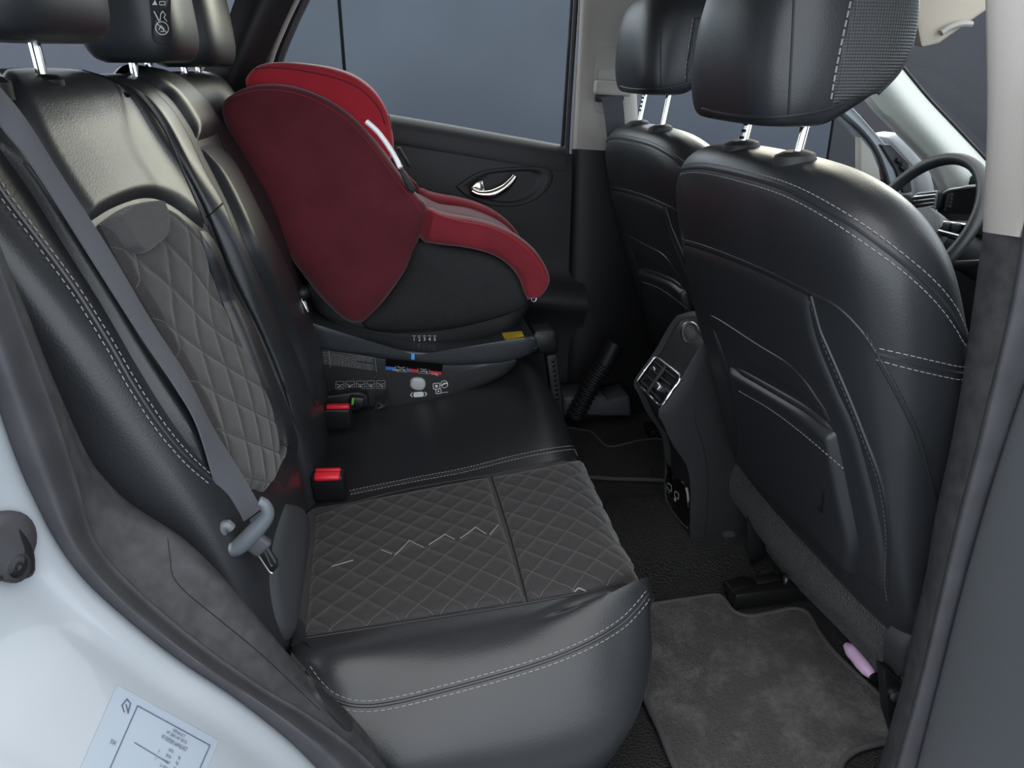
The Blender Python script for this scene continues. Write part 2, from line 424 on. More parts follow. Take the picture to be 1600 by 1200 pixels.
c1 = ST('trim_1', 'black plastic trim of the rear roof pillar behind the child seat', thick(loft([ats([(400, -160), (378, -40), (352, 40), (318, 110), (285, 190)], y=.63), ats([(470, -160), (425, -30), (392, 50), (370, 100), (345, 170)], y=.61), ats([(540, -170), (462, -8), (437, 45), (416, 94), (390, 170)], y=.645)], 20, 5), (0, .07, 0)), K['plasticdk'])
M('seal', tube(cr(ats([(550, -170), (468, -8), (443, 45), (424, 92), (410, 150)], y=.655), 20), .006, 8), K['beige'], c1)
M('weatherstrip', tube(cr(ats([(562, -170), (480, -8), (455, 45), (436, 94), (424, 150)], y=.69), 20), .011, 8), K['rubber'], c1)
w1 = ST('window_1', 'clear glass of the closed rear door window beyond the child seat', thick(loft([ats([(475, -100), (440, 40), (418, 160)], y=.705), ats([(905, -100), (893, 60), (882, 240)], y=.705)], 8, 4), (0, .004, 0)), K['glass'])
# far middle pillar
pil = T('trim_2', 'beige upper and black lower trim of the middle pillar beyond the driver seat', None, (.6, .70, 0), kind='structure')
up = loft([ats([(909, -80), (905, 0), (900, 110), (893, 233)], y=.69), ats([(918, -80), (914, 0), (909, 110), (903, 233)], y=.655), ats([(975, -80), (960, 0), (955, 110), (955, 236)], y=.645), ats([(1060, -90), (1012, -8), (988, 62), (985, 120), (990, 240)], y=.65), ats([(1075, -90), (1022, -8), (996, 62), (994, 120), (1000, 240)], y=.69)], 24, 4)
pu = M('upper_trim', gmesh(up), K['beige'], pil)
pl = M('lower_trim', gmesh(loft([[at(893, 233, y=.69), at(884, 500, y=.69), at(881, 660, y=.69)], [at(903, 233, y=.652), at(892, 500, y=.645), at(888, 660, y=.645)], [at(960, 236, y=.645), at(955, 500, y=.635), at(950, 660, y=.635)], [at(1040, 240, y=.66), at(1040, 500, y=.66), at(1040, 660, y=.66)]], 20, 4)), K['plasticdk'], pil)
M('door_seal', tube(cr(ats([(903, -80), (900, 0), (893, 110), (886, 232), (880, 420), (876, 640)], y=.69), 30), .007, 8), K['rubber'], pil)
M('window_channel', tube(cr(ats([(897, -80), (894, 0), (887, 110), (879, 228)], y=.70), 30), .0055, 8), K['plasticdk'], pil)
tr = bvh(pu)
gd = M('belt_guide_plate', ringpatch(tr, [(930, 85), (934, 76), (960, 72), (980, 72), (986, 80), (986, 150), (976, 178), (945, 178), (929, 170), (928, 120)], [(1, 0), (.96, .003), (.86, .003), (.02, .003)]), K['beige'], pil)
gb = box(at(957, 138, y=.628), (.095, .03, .034), rotm('Y', 4), .008, 3)
M('belt_guide_lip', gb, K['beige'], pil)
M('belt_slot', box(at(952, 152, y=.634), (.075, .018, .022), None, .006), K['plasticdk'], pil)
M('pocket_recess', prism(ats([(934, 110), (940, 107), (980, 105), (975, 118), (962, 128), (934, 131)], y=.641), (0, .012, 0), .003), K['beige'], pil)
tv = textvf('AIRBAG', 1)
M('airbag_mark', joinvf(decal(tr, tv, (968, 1), (5.2, -.2), (0, -6), .0012), decal(tr, circ2(0, 0, 1, .06), (968, 0), (14, 0), (0, -11), .0012)), mat('embossed_beige', (.36, .345, .32), .7), pil)

# far front door edge, roof pillar, windscreen
d2 = T('door_2', 'pale frame of the driver door seen past the front headrest', None, (1.3, .72, 0), kind='structure')
M('window_frame', prism(ats([(1290, 155), (1316, 150), (1345, 180), (1382, 222), (1402, 250), (1428, 306), (1396, 310), (1386, 282), (1362, 237), (1338, 205)], y=.70), (0, .05, 0), .006), K['white'], d2)
M('frame_seal', tube(cr(ats([(1300, 165), (1345, 205), (1370, 238), (1386, 280), (1393, 310)], y=.70), 20), .007, 8), K['rubber'], d2)
M('hinge_strip', prism(ats([(1376, 226), (1392, 226), (1420, 255), (1426, 300), (1412, 302), (1400, 265)], y=.69), (0, .02, 0), .004), K['rubber'], d2)
for k in range(3): M('clip', box(at(1405+6*k, 252+11*k, y=.683), (.022, .01, .012), rotm('Y', 40), .003), K['plasticdk'], d2)
M('mirror_corner_trim', prism(ats([(1345, 214), (1362, 235), (1374, 262), (1377, 284), (1345, 277)], y=.70), (0, .03, 0), .004), K['beige'], d2)
M('sill_panel', prism(ats([(1000, 236), (1120, 247), (1250, 264), (1345, 276), (1400, 285), (1470, 345), (1700, 420), (1700, 640), (1000, 640)], y=.70), (0, .06, 0), .008), K['plastic'], d2)
M('driver_window', prism(ats([(1010, -120), (1270, 120), (1340, 205), (1345, 277), (1000, 238)], y=.715), (0, .004, 0)), K['glass'], d2)
mr = T('wing_mirror', 'white wing mirror housing outside the driver door', 'mirror', at(1420, 300, y=.86))
M('housing', slab([(1388, 220), (1402, 209), (1420, 214), (1442, 244), (1458, 300), (1448, 330), (1428, 310), (1416, 260)], .84, .92, .02, .03), K['white'], mr)
M('mounting_arm', box(at(1432, 318, y=.80), (.05, .12, .03), None, .01), K['plasticdk'], mr)
t3 = ST('trim_3', 'pale beige windscreen pillar trim beyond the steering wheel', thick(loft([ats([(1290, 40), (1361, 152), (1402, 198), (1437, 233), (1462, 262), (1490, 310)], y=.64), ats([(1330, 40), (1392, 132), (1440, 190), (1485, 240), (1510, 275), (1540, 320)], y=.60), ats([(1350, 30), (1412, 108), (1450, 154), (1497, 204), (1543, 253), (1600, 318)], y=.63)], 24, 6), (.01, .06, 0)), mat('lit_pillar_trim', (.52, .53, .49), .7))  # beige trim with the stronger light on this pillar put into its colour
M('edge_strip', tube(cr(ats([(1350, 30), (1413, 108), (1451, 154), (1498, 204), (1544, 253), (1600, 318)], y=.63), 24), .005, 8), K['plasticdk'], t3)
ws_ = ST('window_2', 'windscreen glass ahead of the steering wheel', thick([[V((1.05, -.58, 1.17)), V((1.05, 0, 1.2)), V((1.05, .58, 1.17))], [V((1.45, -.66, .95)), V((1.5, 0, .97)), V((1.45, .66, .95))], [V((1.88, -.70, .68)), V((1.98, 0, .68)), V((1.88, .70, .68))]], (.004, 0, .004)), K['glass'])

# ---------------------------------------------------------------- near side: body jamb, seal, trims, middle pillar
edge = [(-130, 250), (-60, 470), (0, 642), (25, 715), (55, 782), (92, 852), (147, 921), (264, 1020), (367, 1090), (454, 1159), (520, 1225)]
wr_ = T('wall_right', 'white painted body of the car around the open rear door', None, (-.3, -.80, 0), kind='structure')
j2 = [(-190, 520), (-130, 700), (-90, 800), (-50, 880), (0, 955), (80, 985), (170, 1022), (312, 1090), (400, 1165), (470, 1250)]
j3 = [(-300, 560), (-260, 760), (-220, 880), (-180, 980), (-120, 1075), (0, 1140), (90, 1190), (180, 1240), (280, 1300), (350, 1380)]
ed = cr(ats(edge, y=-.745), 24); e3 = cr(ats(j3, y=-.850), 24); e2 = [a.lerp(b, .5)+V((.002, -.001, .002)) for a, b in zip(ed, e3)]
e4 = [p+V((-.02, -.03, -.015)) for p in e3]; e5 = [p+V((-.12, -.04, -.05)) for p in e3]; e6 = [p+V((-.6, -.02, -.10)) for p in e3]
jamb = M('door_jamb', gmesh(loft([[p+V((-.03, .05, -.02)) for p in ed], ed, [a.lerp(b, .25) for a, b in zip(ed, e3)], e2, e3, e4, e5, e6], 50, 6)), K['white'], wr_)
jt = bvh(jamb)
M('sill', prism([V((-.25, -.70, .10)), V((.70, -.70, .03)), V((.70, -.84, .0)), V((-.25, -.84, .06))], (0, 0, -.22), .02, 3), K['white'], wr_)
M('lower_body', prism([V((-.75, -.84, .30)), V((-.14, -.84, .22)), V((-.05, -.84, -.12)), V((-.3, -.84, -.16)), V((-.75, -.84, -.05))], (0, .12, 0), .02), K['white'], wr_)
M('rear_quarter', prism([V((-.42, -.80, .55)), V((-.44, -.80, .92)), V((-.56, -.80, .96)), V((-1.12, -.80, .95)), V((-1.15, -.80, .30)), V((-.62, -.80, .35))], (0, -.05, 0), .012), K['white'], wr_)
M('rear_pillar', prism([V((-.42, -.78, .90)), V((-.62, -.78, .90)), V((-.72, -.66, 1.30)), V((-.52, -.66, 1.32))], (0, -.04, 0), .008), K['white'], wr_)
M('rear_pillar_trim', prism([V((-.40, -.70, .78)), V((-.62, -.70, .78)), V((-.70, -.60, 1.28)), V((-.50, -.60, 1.30))], (0, -.04, 0), .008), K['plasticdk'], wr_)
# seal running round the opening, and the dusty trim inside it
sin_ = [(-90, 180), (-40, 330), (0, 440), (45, 560), (85, 670), (114, 760), (143, 852), (205, 925), (304, 1009), (403, 1079), (472, 1120), (551, 1178), (610, 1240)]
sm = [(p[0]*.5+q[0]*.5, p[1]*.5+q[1]*.5) for p, q in zip(p2(edge, 14), p2(sin_, 14))]
seal = ST('trim_4', 'dark grey rubber door seal curving along the white rear jamb', gmesh(loft([[p+V((-.02, .01, -.01)) for p in ats(edge, y=-.742)], ats(edge, y=-.746), ats(sm, y=-.752), ats(sin_, y=-.722), ats([(u+6, v-7) for u, v in sin_], y=-.712), [p+V((-.02, .02, -.01)) for p in ats(sin_, y=-.70)]], 60, 6)), K['rubber'])
tp = [(-90, 90), (-40, 250), (0, 383), (42, 487), (83, 592), (137, 712), (167, 754), (200, 787), (235, 811), (271, 833), (304, 859), (352, 907), (396, 958), (431, 1000), (480, 1056), (537, 1108), (575, 1150), (625, 1215)]
tin = ST('trim_5', 'dusty charcoal plastic side trim between seat and door seal', gmesh(loft([ats([(u-2, v+2) for u, v in sin_], y=-.715), [a.lerp(b, .5)+V((.004, 0, .004)) for a, b in zip(cr(ats(sin_, y=-.712), 30), cr(ats(tp, y=-.665), 30))], ats([(u-6, v+7) for u, v in tp], y=-.672), ats(tp, y=-.655), [p+V((-.015, .015, -.006)) for p in ats(tp, y=-.65)], [p+V((-.08, .02, -.04)) for p in ats(tp, y=-.65)]], 70, 6)), K['trim'])
tt = bvh(tin)
M('seam', tube(cline(tt, [(262, 842), (266, 875), (270, 900), (290, 925), (330, 958), (396, 1012), (440, 1052), (500, 1110)], 40, .0001), .0005, 6), K['plasticdk'], tin)
M('sill_lip', ringpatch(tt, [(478, 1056), (500, 1080), (530, 1105), (548, 1128), (551, 1142), (540, 1142), (515, 1118), (490, 1085)], [(1, 0), (.9, .004), (.6, .005), (.02, .005)], 30), K['plastic'], tin)
ST('trim_6', 'black plastic step trim along the near door sill', box((.30, -.715, .0), (.80, .05, .05), None, .012, 3), K['plasticdk'])
# white speck edge latch: bump stop on the jamb
bs = T('bump_stop', 'black rubber bump stop with round buffer on the white door jamb', 'bump stop', castp(jt, [(20, 860)], 0)[0][0])
bo = [(-40, 815), (-10, 803), (18, 808), (36, 826), (48, 850), (53, 876), (48, 898), (30, 906), (0, 908), (-40, 900)]
M('plate', ringpatch(jt, bo, [(1, 0), (.97, .006), (.85, .009), (.02, .009)], 40), K['plasticdk'], bs)
hh = castp(jt, [(0, 848), (14, 884)], .006)
M('buffer', lathe([(.026, -.004), (.026, .002), (.024, .004), (.014, .005), (.001, .005)], hh[0][0], hh[0][1]), K['rubber'], bs)
sc = M('screw_boss', lathe([(.013, -.003), (.013, .004), (.009, .0055), (.0085, .002), (.001, .002)], hh[1][0], hh[1][1], 18), K['plastic'], bs)
M('screw', lathe([(.005, .001), (.005, .004), (.003, .005), (.001, .004)], hh[1][0], hh[1][1], 12), K['plasticdk'], sc)
# type-plate sticker on the jamb
st_ = T('type_plate_sticker', 'pale printed type-plate sticker on the white door jamb', 'sticker', castp(jt, [(230, 1190)], 0)[0][0])
O = (214, 1103); AX = (113/10, 62/10); AY = (-36/7.3, 82/7.3)      # 10 units along the long edge
sheet = ([V((a, b, 0)) for a, b in [(x, y) for y in [-1.1+12.1*j/12 for j in range(13)] for x in [-3.3+14.1*i/14 for i in range(15)]]], [(j*15+i, j*15+i+1, j*15+i+16, j*15+i+15) for j in range(12) for i in range(14)])
M('sheet', decal(jt, sheet, O, AX, AY, .0006), K['sticker'], st_)
seg_ = lambda P, n=12: [tuple(a+(b-a)*i/n for a, b in zip(p, q)) for p, q in zip(P, P[1:]) for i in range(n)]+[P[-1]]
fr = line2(seg_([(0, 11), (0, 0), (10, 0), (10, 11)]), .13)
ln = line2(seg_([(1.5, 4.3), (6.2, 4.5)]), .12)
M('border', joinvf(decal(jt, fr, O, AX, AY, .0012), decal(jt, ln, O, AX, AY, .0012)), K['ink'], st_)
tx = []
for s, x, y, h, wd in (('RENAULT', 6.0, .55, .6, .62), ('VF 2B01/AF 0K76', 5.9, 1.15, .62, .62), ('VF1RFE00164965457', 5.9, 1.95, .85, .66), ('1876', 5.9, 3.0, .6, .6), ('2026', 5.9, 3.75, .6, .6), ('1-1067', 5.9, 4.5, .6, .6), ('2-1001', 5.9, 5.25, .6, .6), ('kg', 7.2, 3.2, .6, .6), ('kg', 7.2, 3.95, .6, .6), ('kg', 7.2, 4.7, .6, .6), ('T', 4.6, 3.9, .6, .6), ('T', 4.6, 4.9, .6, .6), ('ESK', -.9, 5.6, .8, .8)):
    v, f = textvf(s, 1); tx.append(decal(jt, ([V((x+p.x*wd*.62, y-p.y*h, 0)) for p in v], f), O, AX, AY, .0012))
tx.append(decal(jt, line2([(-1.3, .6), (-.7, 1.4), (-.9, .2), (-1.5, -.1), (-1.75, .9), (-1.2, 1.5)], .16), O, AX, AY, .0012))
prop(M('printed_text', joinvf(*tx), K['ink'], st_), kind='stuff')

# near middle pillar with seal
p4 = T('trim_7', 'beige and black trim of the near middle pillar at the open doorway', None, (.63, -.70, 0), kind='structure')
inn = [(1520, -420), (1545, -120), (1545, 0), (1545, 190), (1536, 362)]; inl = [(1536, 362), (1519, 487), (1505, 587), (1485, 700), (1463, 800), (1447, 900), (1430, 967), (1410, 1067), (1373, 1200), (1355, 1270)]
mo = [(1760, -420), (1715, -120), (1690, 0), (1650, 190), (1600, 371)]; ml = [(1600, 371), (1590, 431), (1567, 541), (1547, 615), (1527, 700), (1500, 800), (1477, 900), (1457, 987), (1437, 1067), (1400, 1200), (1380, 1270)]
bk = lambda P, d: [p+V(d) for p in P]
M('upper_trim', gmesh(loft([bk(ats(inn, y=-.64), (.12, .0, 0)), bk(ats(inn, y=-.645), (.02, -.0, 0)), ats(inn, y=-.66), bk(ats(mo, y=-.72), (-.006, .006, 0)), ats(mo, y=-.72)], 20, 5)), K['beige'], p4)
M('lower_trim', gmesh(loft([bk(ats(inl, y=-.64), (.12, .0, 0)), bk(ats(inl, y=-.645), (.02, 0, 0)), ats(inl, y=-.66), [a.lerp(b, .5)+V((-.008, 0, 0)) for a, b in zip(cr(ats(inl, y=-.66), 20), cr(ats(ml, y=-.715), 20))], ats(ml, y=-.715), bk(ats(ml, y=-.72), (.03, 0, 0))], 30, 5)), K['trim'], p4)
gl = [(1660, 220), (1625, 371), (1600, 513), (1578, 595), (1556, 700), (1527, 800), (1507, 883), (1483, 967), (1453, 1093), (1423, 1200), (1405, 1270)]
m2 = [(1640, 120)]+ml
M('door_seal', gmesh(loft([bk(ats(m2, y=-.71), (.03, 0, 0)), ats(m2, y=-.72), [a.lerp(b, .5)+V((-.012, -.004, 0)) for a, b in zip(cr(ats(m2, y=-.72), 20), cr(ats(gl, y=-.738), 20))], ats(gl, y=-.738), bk(ats(gl, y=-.735), (.04, 0, 0))], 40, 6)), K['rubber'], p4)
M('painted_pillar', prism([V((.60, -.66, 1.26)), V((.74, -.66, 1.26)), V((.80, -.725, 1.0)), V((.82, -.745, .45)), V((.665, -.745, .45)), V((.66, -.725, 1.0))], (0, -.02, 0), .006), K['white'], p4)
# open rear door on its hinges
od = T('door_3', 'dark grey inner panel of the wide open rear door', None, (.70, -.76, 0), kind='structure')
h0 = V((.640, -.742, 0)); dr = V((.26, -1, 0)).normalized(); nn = V((-dr.y, dr.x, 0)).normalized()     # nn points forward, out of the cabin
prof = [(-.02, .0), (.05, .004), (.25, .012), (.45, .020), (.60, .012), (.72, -.01), (.78, -.04)]
rows = []
for s, r in ((-.012, .03), (-.004, .008), (.012, 0), (.10, -.004), (.3, -.004), (.6, 0), (.9, .02)): rows.append([h0+dr*s+nn*(r-b*.6)+V((0, 0, z)) for z, b in prof])
M('door_panel', thick(loft(rows, 24, 4), nn*.04), K['greyplastic'], od)
M('door_skin', prism([h0+dr*0+nn*.06+V((0, 0, -.05)), h0+dr*.9+nn*.06+V((0, 0, -.05)), h0+dr*.9+nn*.06+V((0, 0, .80)), h0+nn*.06+V((0, 0, .80))], nn*.03, .01), K['white'], od)

# ================================================================ REAR BENCH
# ---- cushion: one continuous body, panels cut from its rows
cu = T('rear_seat_cushion', 'black rear bench cushion with quilted seat panel and leather edges', 'cushion', (.1, 0, .0))
def crow(y, zr, zm, zf, xf, yl=None, rear=-.15):
    yl = y if yl is None else yl
    return [V((rear-.05, y, zr-.10)), V((rear, y, zr-.012)), V((rear+.05, y, zr)), V((.06, y, zm)), V((.20, y, (zm+zf)/2+.003)), V((xf-.07, y, zf)), V((xf-.022, (y+yl)/2, zf-.014)), V((xf, yl, zf-.06)), V((xf-.012, yl, zf-.12)), V((xf-.075, yl, .10)), V((xf-.11, yl, .01))]
RW = [
 [V((-.16, -.60, .05)), V((.0, -.645, .012)), V((.12, -.64, .006)), V((.20, -.60, .006)), V((.225, -.52, .006))],
 [V((-.17, -.62, .12)), V((.0, -.665, .10)), V((.15, -.665, .09)), V((.24, -.645, .09)), V((.278, -.58, .09))],
 [V((-.16, -.63, .20)), V((-.06, -.668, .19)), V((.10, -.672, .19)), V((.23, -.66, .19)), V((.30, -.63, .19)), V((.335, -.57, .19))],
 ats([(455, 1020), (478, 1046), (512, 1078), (560, 1100), (640, 1090)], y=-.625)+[at(750, 1060, y=-.622), at(900, 1010, y=-.606), at(970, 972, y=-.583), at(1003, 940, y=-.562), at(1014, 926, y=-.548), V((.345, -.53, .25))],
 [V((-.17, -.575, .27)), V((-.13, -.585, .298)), V((.0, -.58, .285)), V((.12, -.572, .292)), V((.22, -.562, .306)), V((.28, -.552, .315)), V((.322, -.538, .304)), V((.345, -.52, .25))],
 crow(-.52, .286, .290, .310, .342, rear=-.155),
 crow(-.40, .276, .288, .310, .346),
 crow(-.28, .266, .282, .312, .350),
 crow(-.17, .262, .276, .312, .354),
 crow(-.115, .258, .274, .312, .358),
 crow(.0, .252, .268, .310, .368),
 crow(.17, .258, .272, .312, .380),
 crow(.35, .27, .285, .312, .375),
 crow(.52, .28, .29, .312, .365),
 crow(.60, .26, .27, .30, .350), crow(.63, .16, .16, .18, .32)]
SP = 6; CG = loft(RW, 60, SP)
def rowslice(a, b): return gmesh(CG[int(a*SP):int(b*SP)+1])
sidep = M('side_panel', rowslice(0, 3), K['leather'], cu)
bol = M('bolster', rowslice(3, 5), K['leather'], cu)
seatbase = M('quilted_base', rowslice(5, 8), K['quilt'], cu)
cen = M('centre_panel', rowslice(8, 15), K['leather'], cu)
ct = bvh(sidep, bol, seatbase, cen)
# quilted inset panels, puffed between the diagonal seams
def quiltf(a, b):
    fa = abs(a-round(a)); fb = abs(b-round(b)); d = min(fa, fb)*2
    return .0026*(1-math.exp(-d*4.5))-.0018
QX, QY = .0465, .053
def qd(p): return quiltf(p.x/QX+p.y/QY, p.x/QX-p.y/QY)
farE = [(492, 806), (540, 790), (600, 776), (690, 758), (765, 745)]
nearE = [(474, 996), (560, 982), (660, 966), (740, 953), (822, 940)]
rear_ = [(492, 806), (486, 860), (480, 930), (474, 996)]
q1 = M('quilted_panel', patch(ct, [farE, [(489, 850), (560, 834), (640, 818), (715, 806), (779, 796)], [(482, 920), (560, 904), (650, 887), (730, 873), (800, 862)], nearE], 170, 130, .006, .05, .003, qd), K['quilt'], cu)
q2 = M('quilted_panel', patch(ct, [[(768, 745), (810, 737), (860, 727), (904, 718), (914, 732)], [(785, 800), (840, 788), (895, 777), (940, 768), (958, 783)], [(803, 862), (860, 850), (920, 839), (970, 833), (990, 848)], [(825, 940), (880, 931), (925, 924), (955, 917), (990, 906)]], 130, 120, .006, .06, .003, qd), K['quilt'], cu)
qt = bvh(q1, q2)
vfs = []
for sgn in (1, -1):
    for k in range(-34, 35):
        seg = []
        for i in range(140):
            x = -.17+.54*i/139; y = sgn*(k-x/QX)*QY
            h = None
            if -.62 < y < -.12:
                h = qt.ray_cast(V((x, y, .45)), V((0, 0, -1)))
                if h[0] is not None and h[0].z < .24: h = None
            if h and h[0] is not None: seg.append(h[0]+V((0, 0, .0002)))
            else:
                if len(seg) > 2: vfs.append(tube(seg, .0006, 4))
                seg = []
        if len(seg) > 2: vfs.append(tube(seg, .0006, 4))
prop(M('quilt_stitching', joinvf(*vfs), K['threaddim'], q1), kind='stuff')
# loose pale zigzag threads
zz = [(512, 890), (560, 882), (568, 876), (597, 857), (612, 866), (617, 868), (640, 845), (660, 856), (672, 851), (697, 834), (712, 844), (720, 841), (744, 823), (762, 836), (766, 835), (779, 820)]
vz = [tube(cline(qt, [(u0, v0), (u1, v1)], 6, .001), .0009, 5) for (u0, v0), (u1, v1) in (((518, 886), (552, 876)), ((596, 860), (612, 866)), ((617, 868), (640, 845)), ((640, 845), (661, 856)), ((670, 852), (696, 835)), ((696, 836), (710, 843)), ((719, 842), (744, 824)), ((744, 825), (760, 835)), ((765, 836), (779, 820)), ((897, 925), (904, 919)), ((904, 919), (915, 923)))]
for z in vz: M('loose_thread', z, K['thread'], q1)
# seams and stitches
def seam(tree, px, parent, gapw=.006, n=60, col='thread', pipe=True, ln=.0055, name='seam_stitching'):
    """double row of stitches either side of a ridge"""
    h = castp(tree, p2(px, n), .0); P = [a[0] for a in h]; N = [a[1] for a in h]; A, B = [], []
    for i in range(n):
        t = (P[min(n-1, i+1)]-P[max(0, i-1)]).normalized(); s = N[i].cross(t).normalized()
        A.append(P[i]+s*gapw+N[i]*.0008); B.append(P[i]-s*gapw+N[i]*.0008)
    prop(M(name, joinvf(dashes(A, ln=ln), dashes(B, ln=ln)), K[col], parent), kind='stuff')
    if pipe: 
        M('seam_ridge', joinvf(tube([p+N[i]*.0003 for i, p in enumerate(P)], .0022, 6)), K['leather2'], parent)
def single(tree, px, parent, col='thread', n=60, ln=.0055, gap=.003, name='stitching', r=.00055):
    prop(M(name, dashes(cline(tree, px, n, .0006), ln=ln, gap=gap, r=r), K[col], parent), kind='stuff')
def groove(tree, px, parent, n=60, r=.0014, name='seam'):
    M(name, tube(cline(tree, px, n, .0002), r, 6), K['threadblk'], parent)
bt = bvh(sidep, bol)
sp_ = [(478, 1047), (495, 1070), (520, 1092), (560, 1103), (620, 1097), (750, 1064), (850, 1034), (920, 1005), (970, 975), (1000, 945), (1013, 927)]
seam(bt, sp_, bol, .006, 90)
groove(bt, [(985, 900), (1005, 915), (1022, 935), (1030, 955)], bol)
single(bvh(cen), [(546, 767), (640, 748), (720, 733), (800, 713), (860, 701), (903, 697), (918, 705)], cen, n=60, ln=.004, gap=.002, r=.0006)
single(bvh(cen), [(548, 773), (640, 754), (720, 739), (800, 719), (860, 707), (905, 702), (920, 710)], cen, n=60, ln=.004, gap=.002, r=.0006)
groove(bvh(cen), [(547, 770), (640, 751), (720, 736), (800, 716), (860, 704), (904, 699), (919, 707)], cen)
groove(ct, [(492, 803), (600, 773), (690, 755), (768, 742), (860, 723), (910, 712)], cen, name='panel_seam', r=.002)
groove(ct, [(768, 745), (786, 800), (804, 862), (824, 940)], seatbase, name='panel_seam', r=.0012)
groove(ct, [(474, 998), (660, 969), (822, 943), (968, 915)], seatbase, name='panel_seam', r=.0014)
# leather tab at the front corner of the quilted panel
M('corner_tab', patch(ct, [[(452, 970), (472, 965), (480, 998)], [(452, 990), (468, 985), (482, 1010)], [(452, 1015), (470, 1008), (490, 1015)]], 12, 12, .004, .2), K['leather2'], cu)
# plain panel between cushion and backrest
# ---- backrests
def xf(z):      # front face of the backrest, leaning back
    pts = [(.22, -.135), (.30, -.135), (.40, -.143), (.47, -.158), (.56, -.19), (.70, -.248), (.79, -.292), (.885, -.336), (.95, -.352)]
    for (a, b), (c, d) in zip(pts, pts[1:]):
        if z <= c: return b+(d-b)*max(0, (z-a))/(c-a)
    return pts[-1][1]
def backlv(y0, y1, dx, p, top):
    yc, hy = (y0+y1)/2, (y1-y0)/2; L = []
    for z, k, hx in ((.24, .99, .07), (.34, 1, .075), (.50, 1, .08), (.65, 1, .08), (.78, 1, .08), (.87, .995, .075), (.915, .985, .068), (.938, .965, .055), (.952, .92, .035), (.957, .86, .012)):
        zz_ = z+top; L.append((zz_, xf(min(z, .91))+dx-.08-(0 if z < .9 else (.07-hx)*.15), yc, hx, hy*k, p))
    return L
b1 = T('rear_seat_assembly', 'black single rear seat back with quilted panel and seat belt lying across it', 'car seat', (-.2, -.41, .24))
def sst(a, b, t): t = min(1, max(0, (t-a)/(b-a))); return t*t*(3-2*t)
v_, f_ = rings(backlv(-.625, -.172, 0, 6, 0), 128, 6)
v_ = [V((p.x+.038*sst(.64, .78, p.z)*sst(-.64, -.24, p.y)+.012*sst(.50, .62, p.z)*sst(-.30, -.20, p.y), p.y, p.z)) for p in v_]
body1 = M('backrest_body', (v_, f_), K['leather'], b1)
k1 = bvh(body1)
b2 = T('rear_seat_assembly', 'plain black leather wide rear seat back behind the red child seat', 'car seat', (-.2, .2, .24))
v_, f_ = rings(backlv(-.166, .625, .0, 10, .0), 128, 6)
v_ = [V((p.x+.018+.045*sst(.50, .76, p.z), p.y, p.z)) for p in v_]
body2 = M('backrest_body', (v_, f_), K['leather'], b2)
k2 = bvh(body2)
# single backrest: headpad, quilted panel, ribbed tab, bolsters
pad = M('upper_pad', patch(k1, [[(-10, 106), (40, 104), (90, 106), (130, 114), (200, 145)], [(20, 165), (80, 160), (140, 160), (195, 166), (246, 195)], [(60, 245), (120, 235), (185, 232), (240, 240), (284, 275)], [(112, 325), (150, 305), (205, 285), (262, 296), (316, 345)], [(140, 350), (180, 326), (228, 312), (268, 324), (318, 362)]], 70, 60, .010, .10, .003), K['leather'], b1)
def bq(p):
    t = 7.4*math.log(max(.2, p.z)/.2)*1.15; w = p.y/.085
    return quiltf(t+w, t-w)*1.0
qb = M('quilted_panel', patch(k1, [[(152, 348), (190, 322), (228, 315), (268, 328), (307, 362)], [(190, 420), (225, 410), (262, 405), (300, 405), (333, 458)], [(250, 520), (285, 515), (320, 515), (352, 520), (378, 555)], [(300, 610), (335, 605), (365, 603), (395, 610), (418, 640)], [(350, 720), (375, 715), (395, 712), (415, 722), (432, 712)], [(370, 770), (385, 768), (398, 768), (410, 772), (420, 760)]], 110, 170, .008, .06, .003, bq), K['quilt'], b1)
qbt = bvh(qb); vfs = []
for sgn in (1, -1):
    for k in range(-20, 41):
        seg = []
        for i in range(160):
            z = .36+.50*i/159; t = 7.4*math.log(z/.2)*1.15; y = sgn*(k-t)*.085
            h = None
            if -.60 < y < -.2: h = qbt.ray_cast(V((.1, y, z)), V((-1, 0, 0)))
            if h and h[0] is not None: seg.append(h[0]+V((.0002, 0, 0)))
            else:
                if len(seg) > 2: vfs.append(tube(seg, .0006, 4))
                seg = []
        if len(seg) > 2: vfs.append(tube(seg, .0006, 4))
if vfs: prop(M('quilt_stitching', joinvf(*vfs), K['threaddim'], qb), kind='stuff')
M('ribbed_tab', patch(k1, [[(154, 350), (190, 326), (228, 319), (245, 323)], [(165, 365), (200, 352), (235, 342), (252, 348)], [(185, 392), (205, 388), (232, 375), (250, 360)], [(205, 402), (215, 402), (228, 395), (240, 380)]], 40, 30, .019, .12, .0), K['rib'], b1)
ib = M('inner_bolster', patch(k1, [[(309, 352), (335, 440), (372, 530), (402, 600), (425, 650), (436, 700), (424, 755)], [(318, 352), (345, 430), (385, 515), (416, 585), (440, 650), (450, 705), (438, 765)], [(323, 356), (357, 432), (399, 516), (432, 592), (455, 660), (457, 715), (445, 775)]], 60, 18, .012, .25, .003), K['leather'], b1)
ob = M('outer_bolster', patch(k1, [[(-25, 200), (40, 290), (100, 385), (160, 480), (215, 575), (265, 655), (320, 730)], [(-20, 190), (60, 285), (120, 375), (182, 475), (240, 570), (290, 650), (345, 735)], [(0, 175), (80, 285), (140, 375), (205, 475), (262, 570), (312, 650), (360, 740)]], 60, 18, .012, .2, .002), K['leather'], b1)
seam(bvh(body1, ob), [(-20, 262), (8, 308), (62, 379), (117, 454), (167, 533), (208, 604), (250, 667), (292, 717), (331, 752)], b1, .0065, 90, ln=.0045)
groove(k1, [(129, 110), (185, 128), (222, 155), (258, 205), (287, 270), (323, 352)], b1)
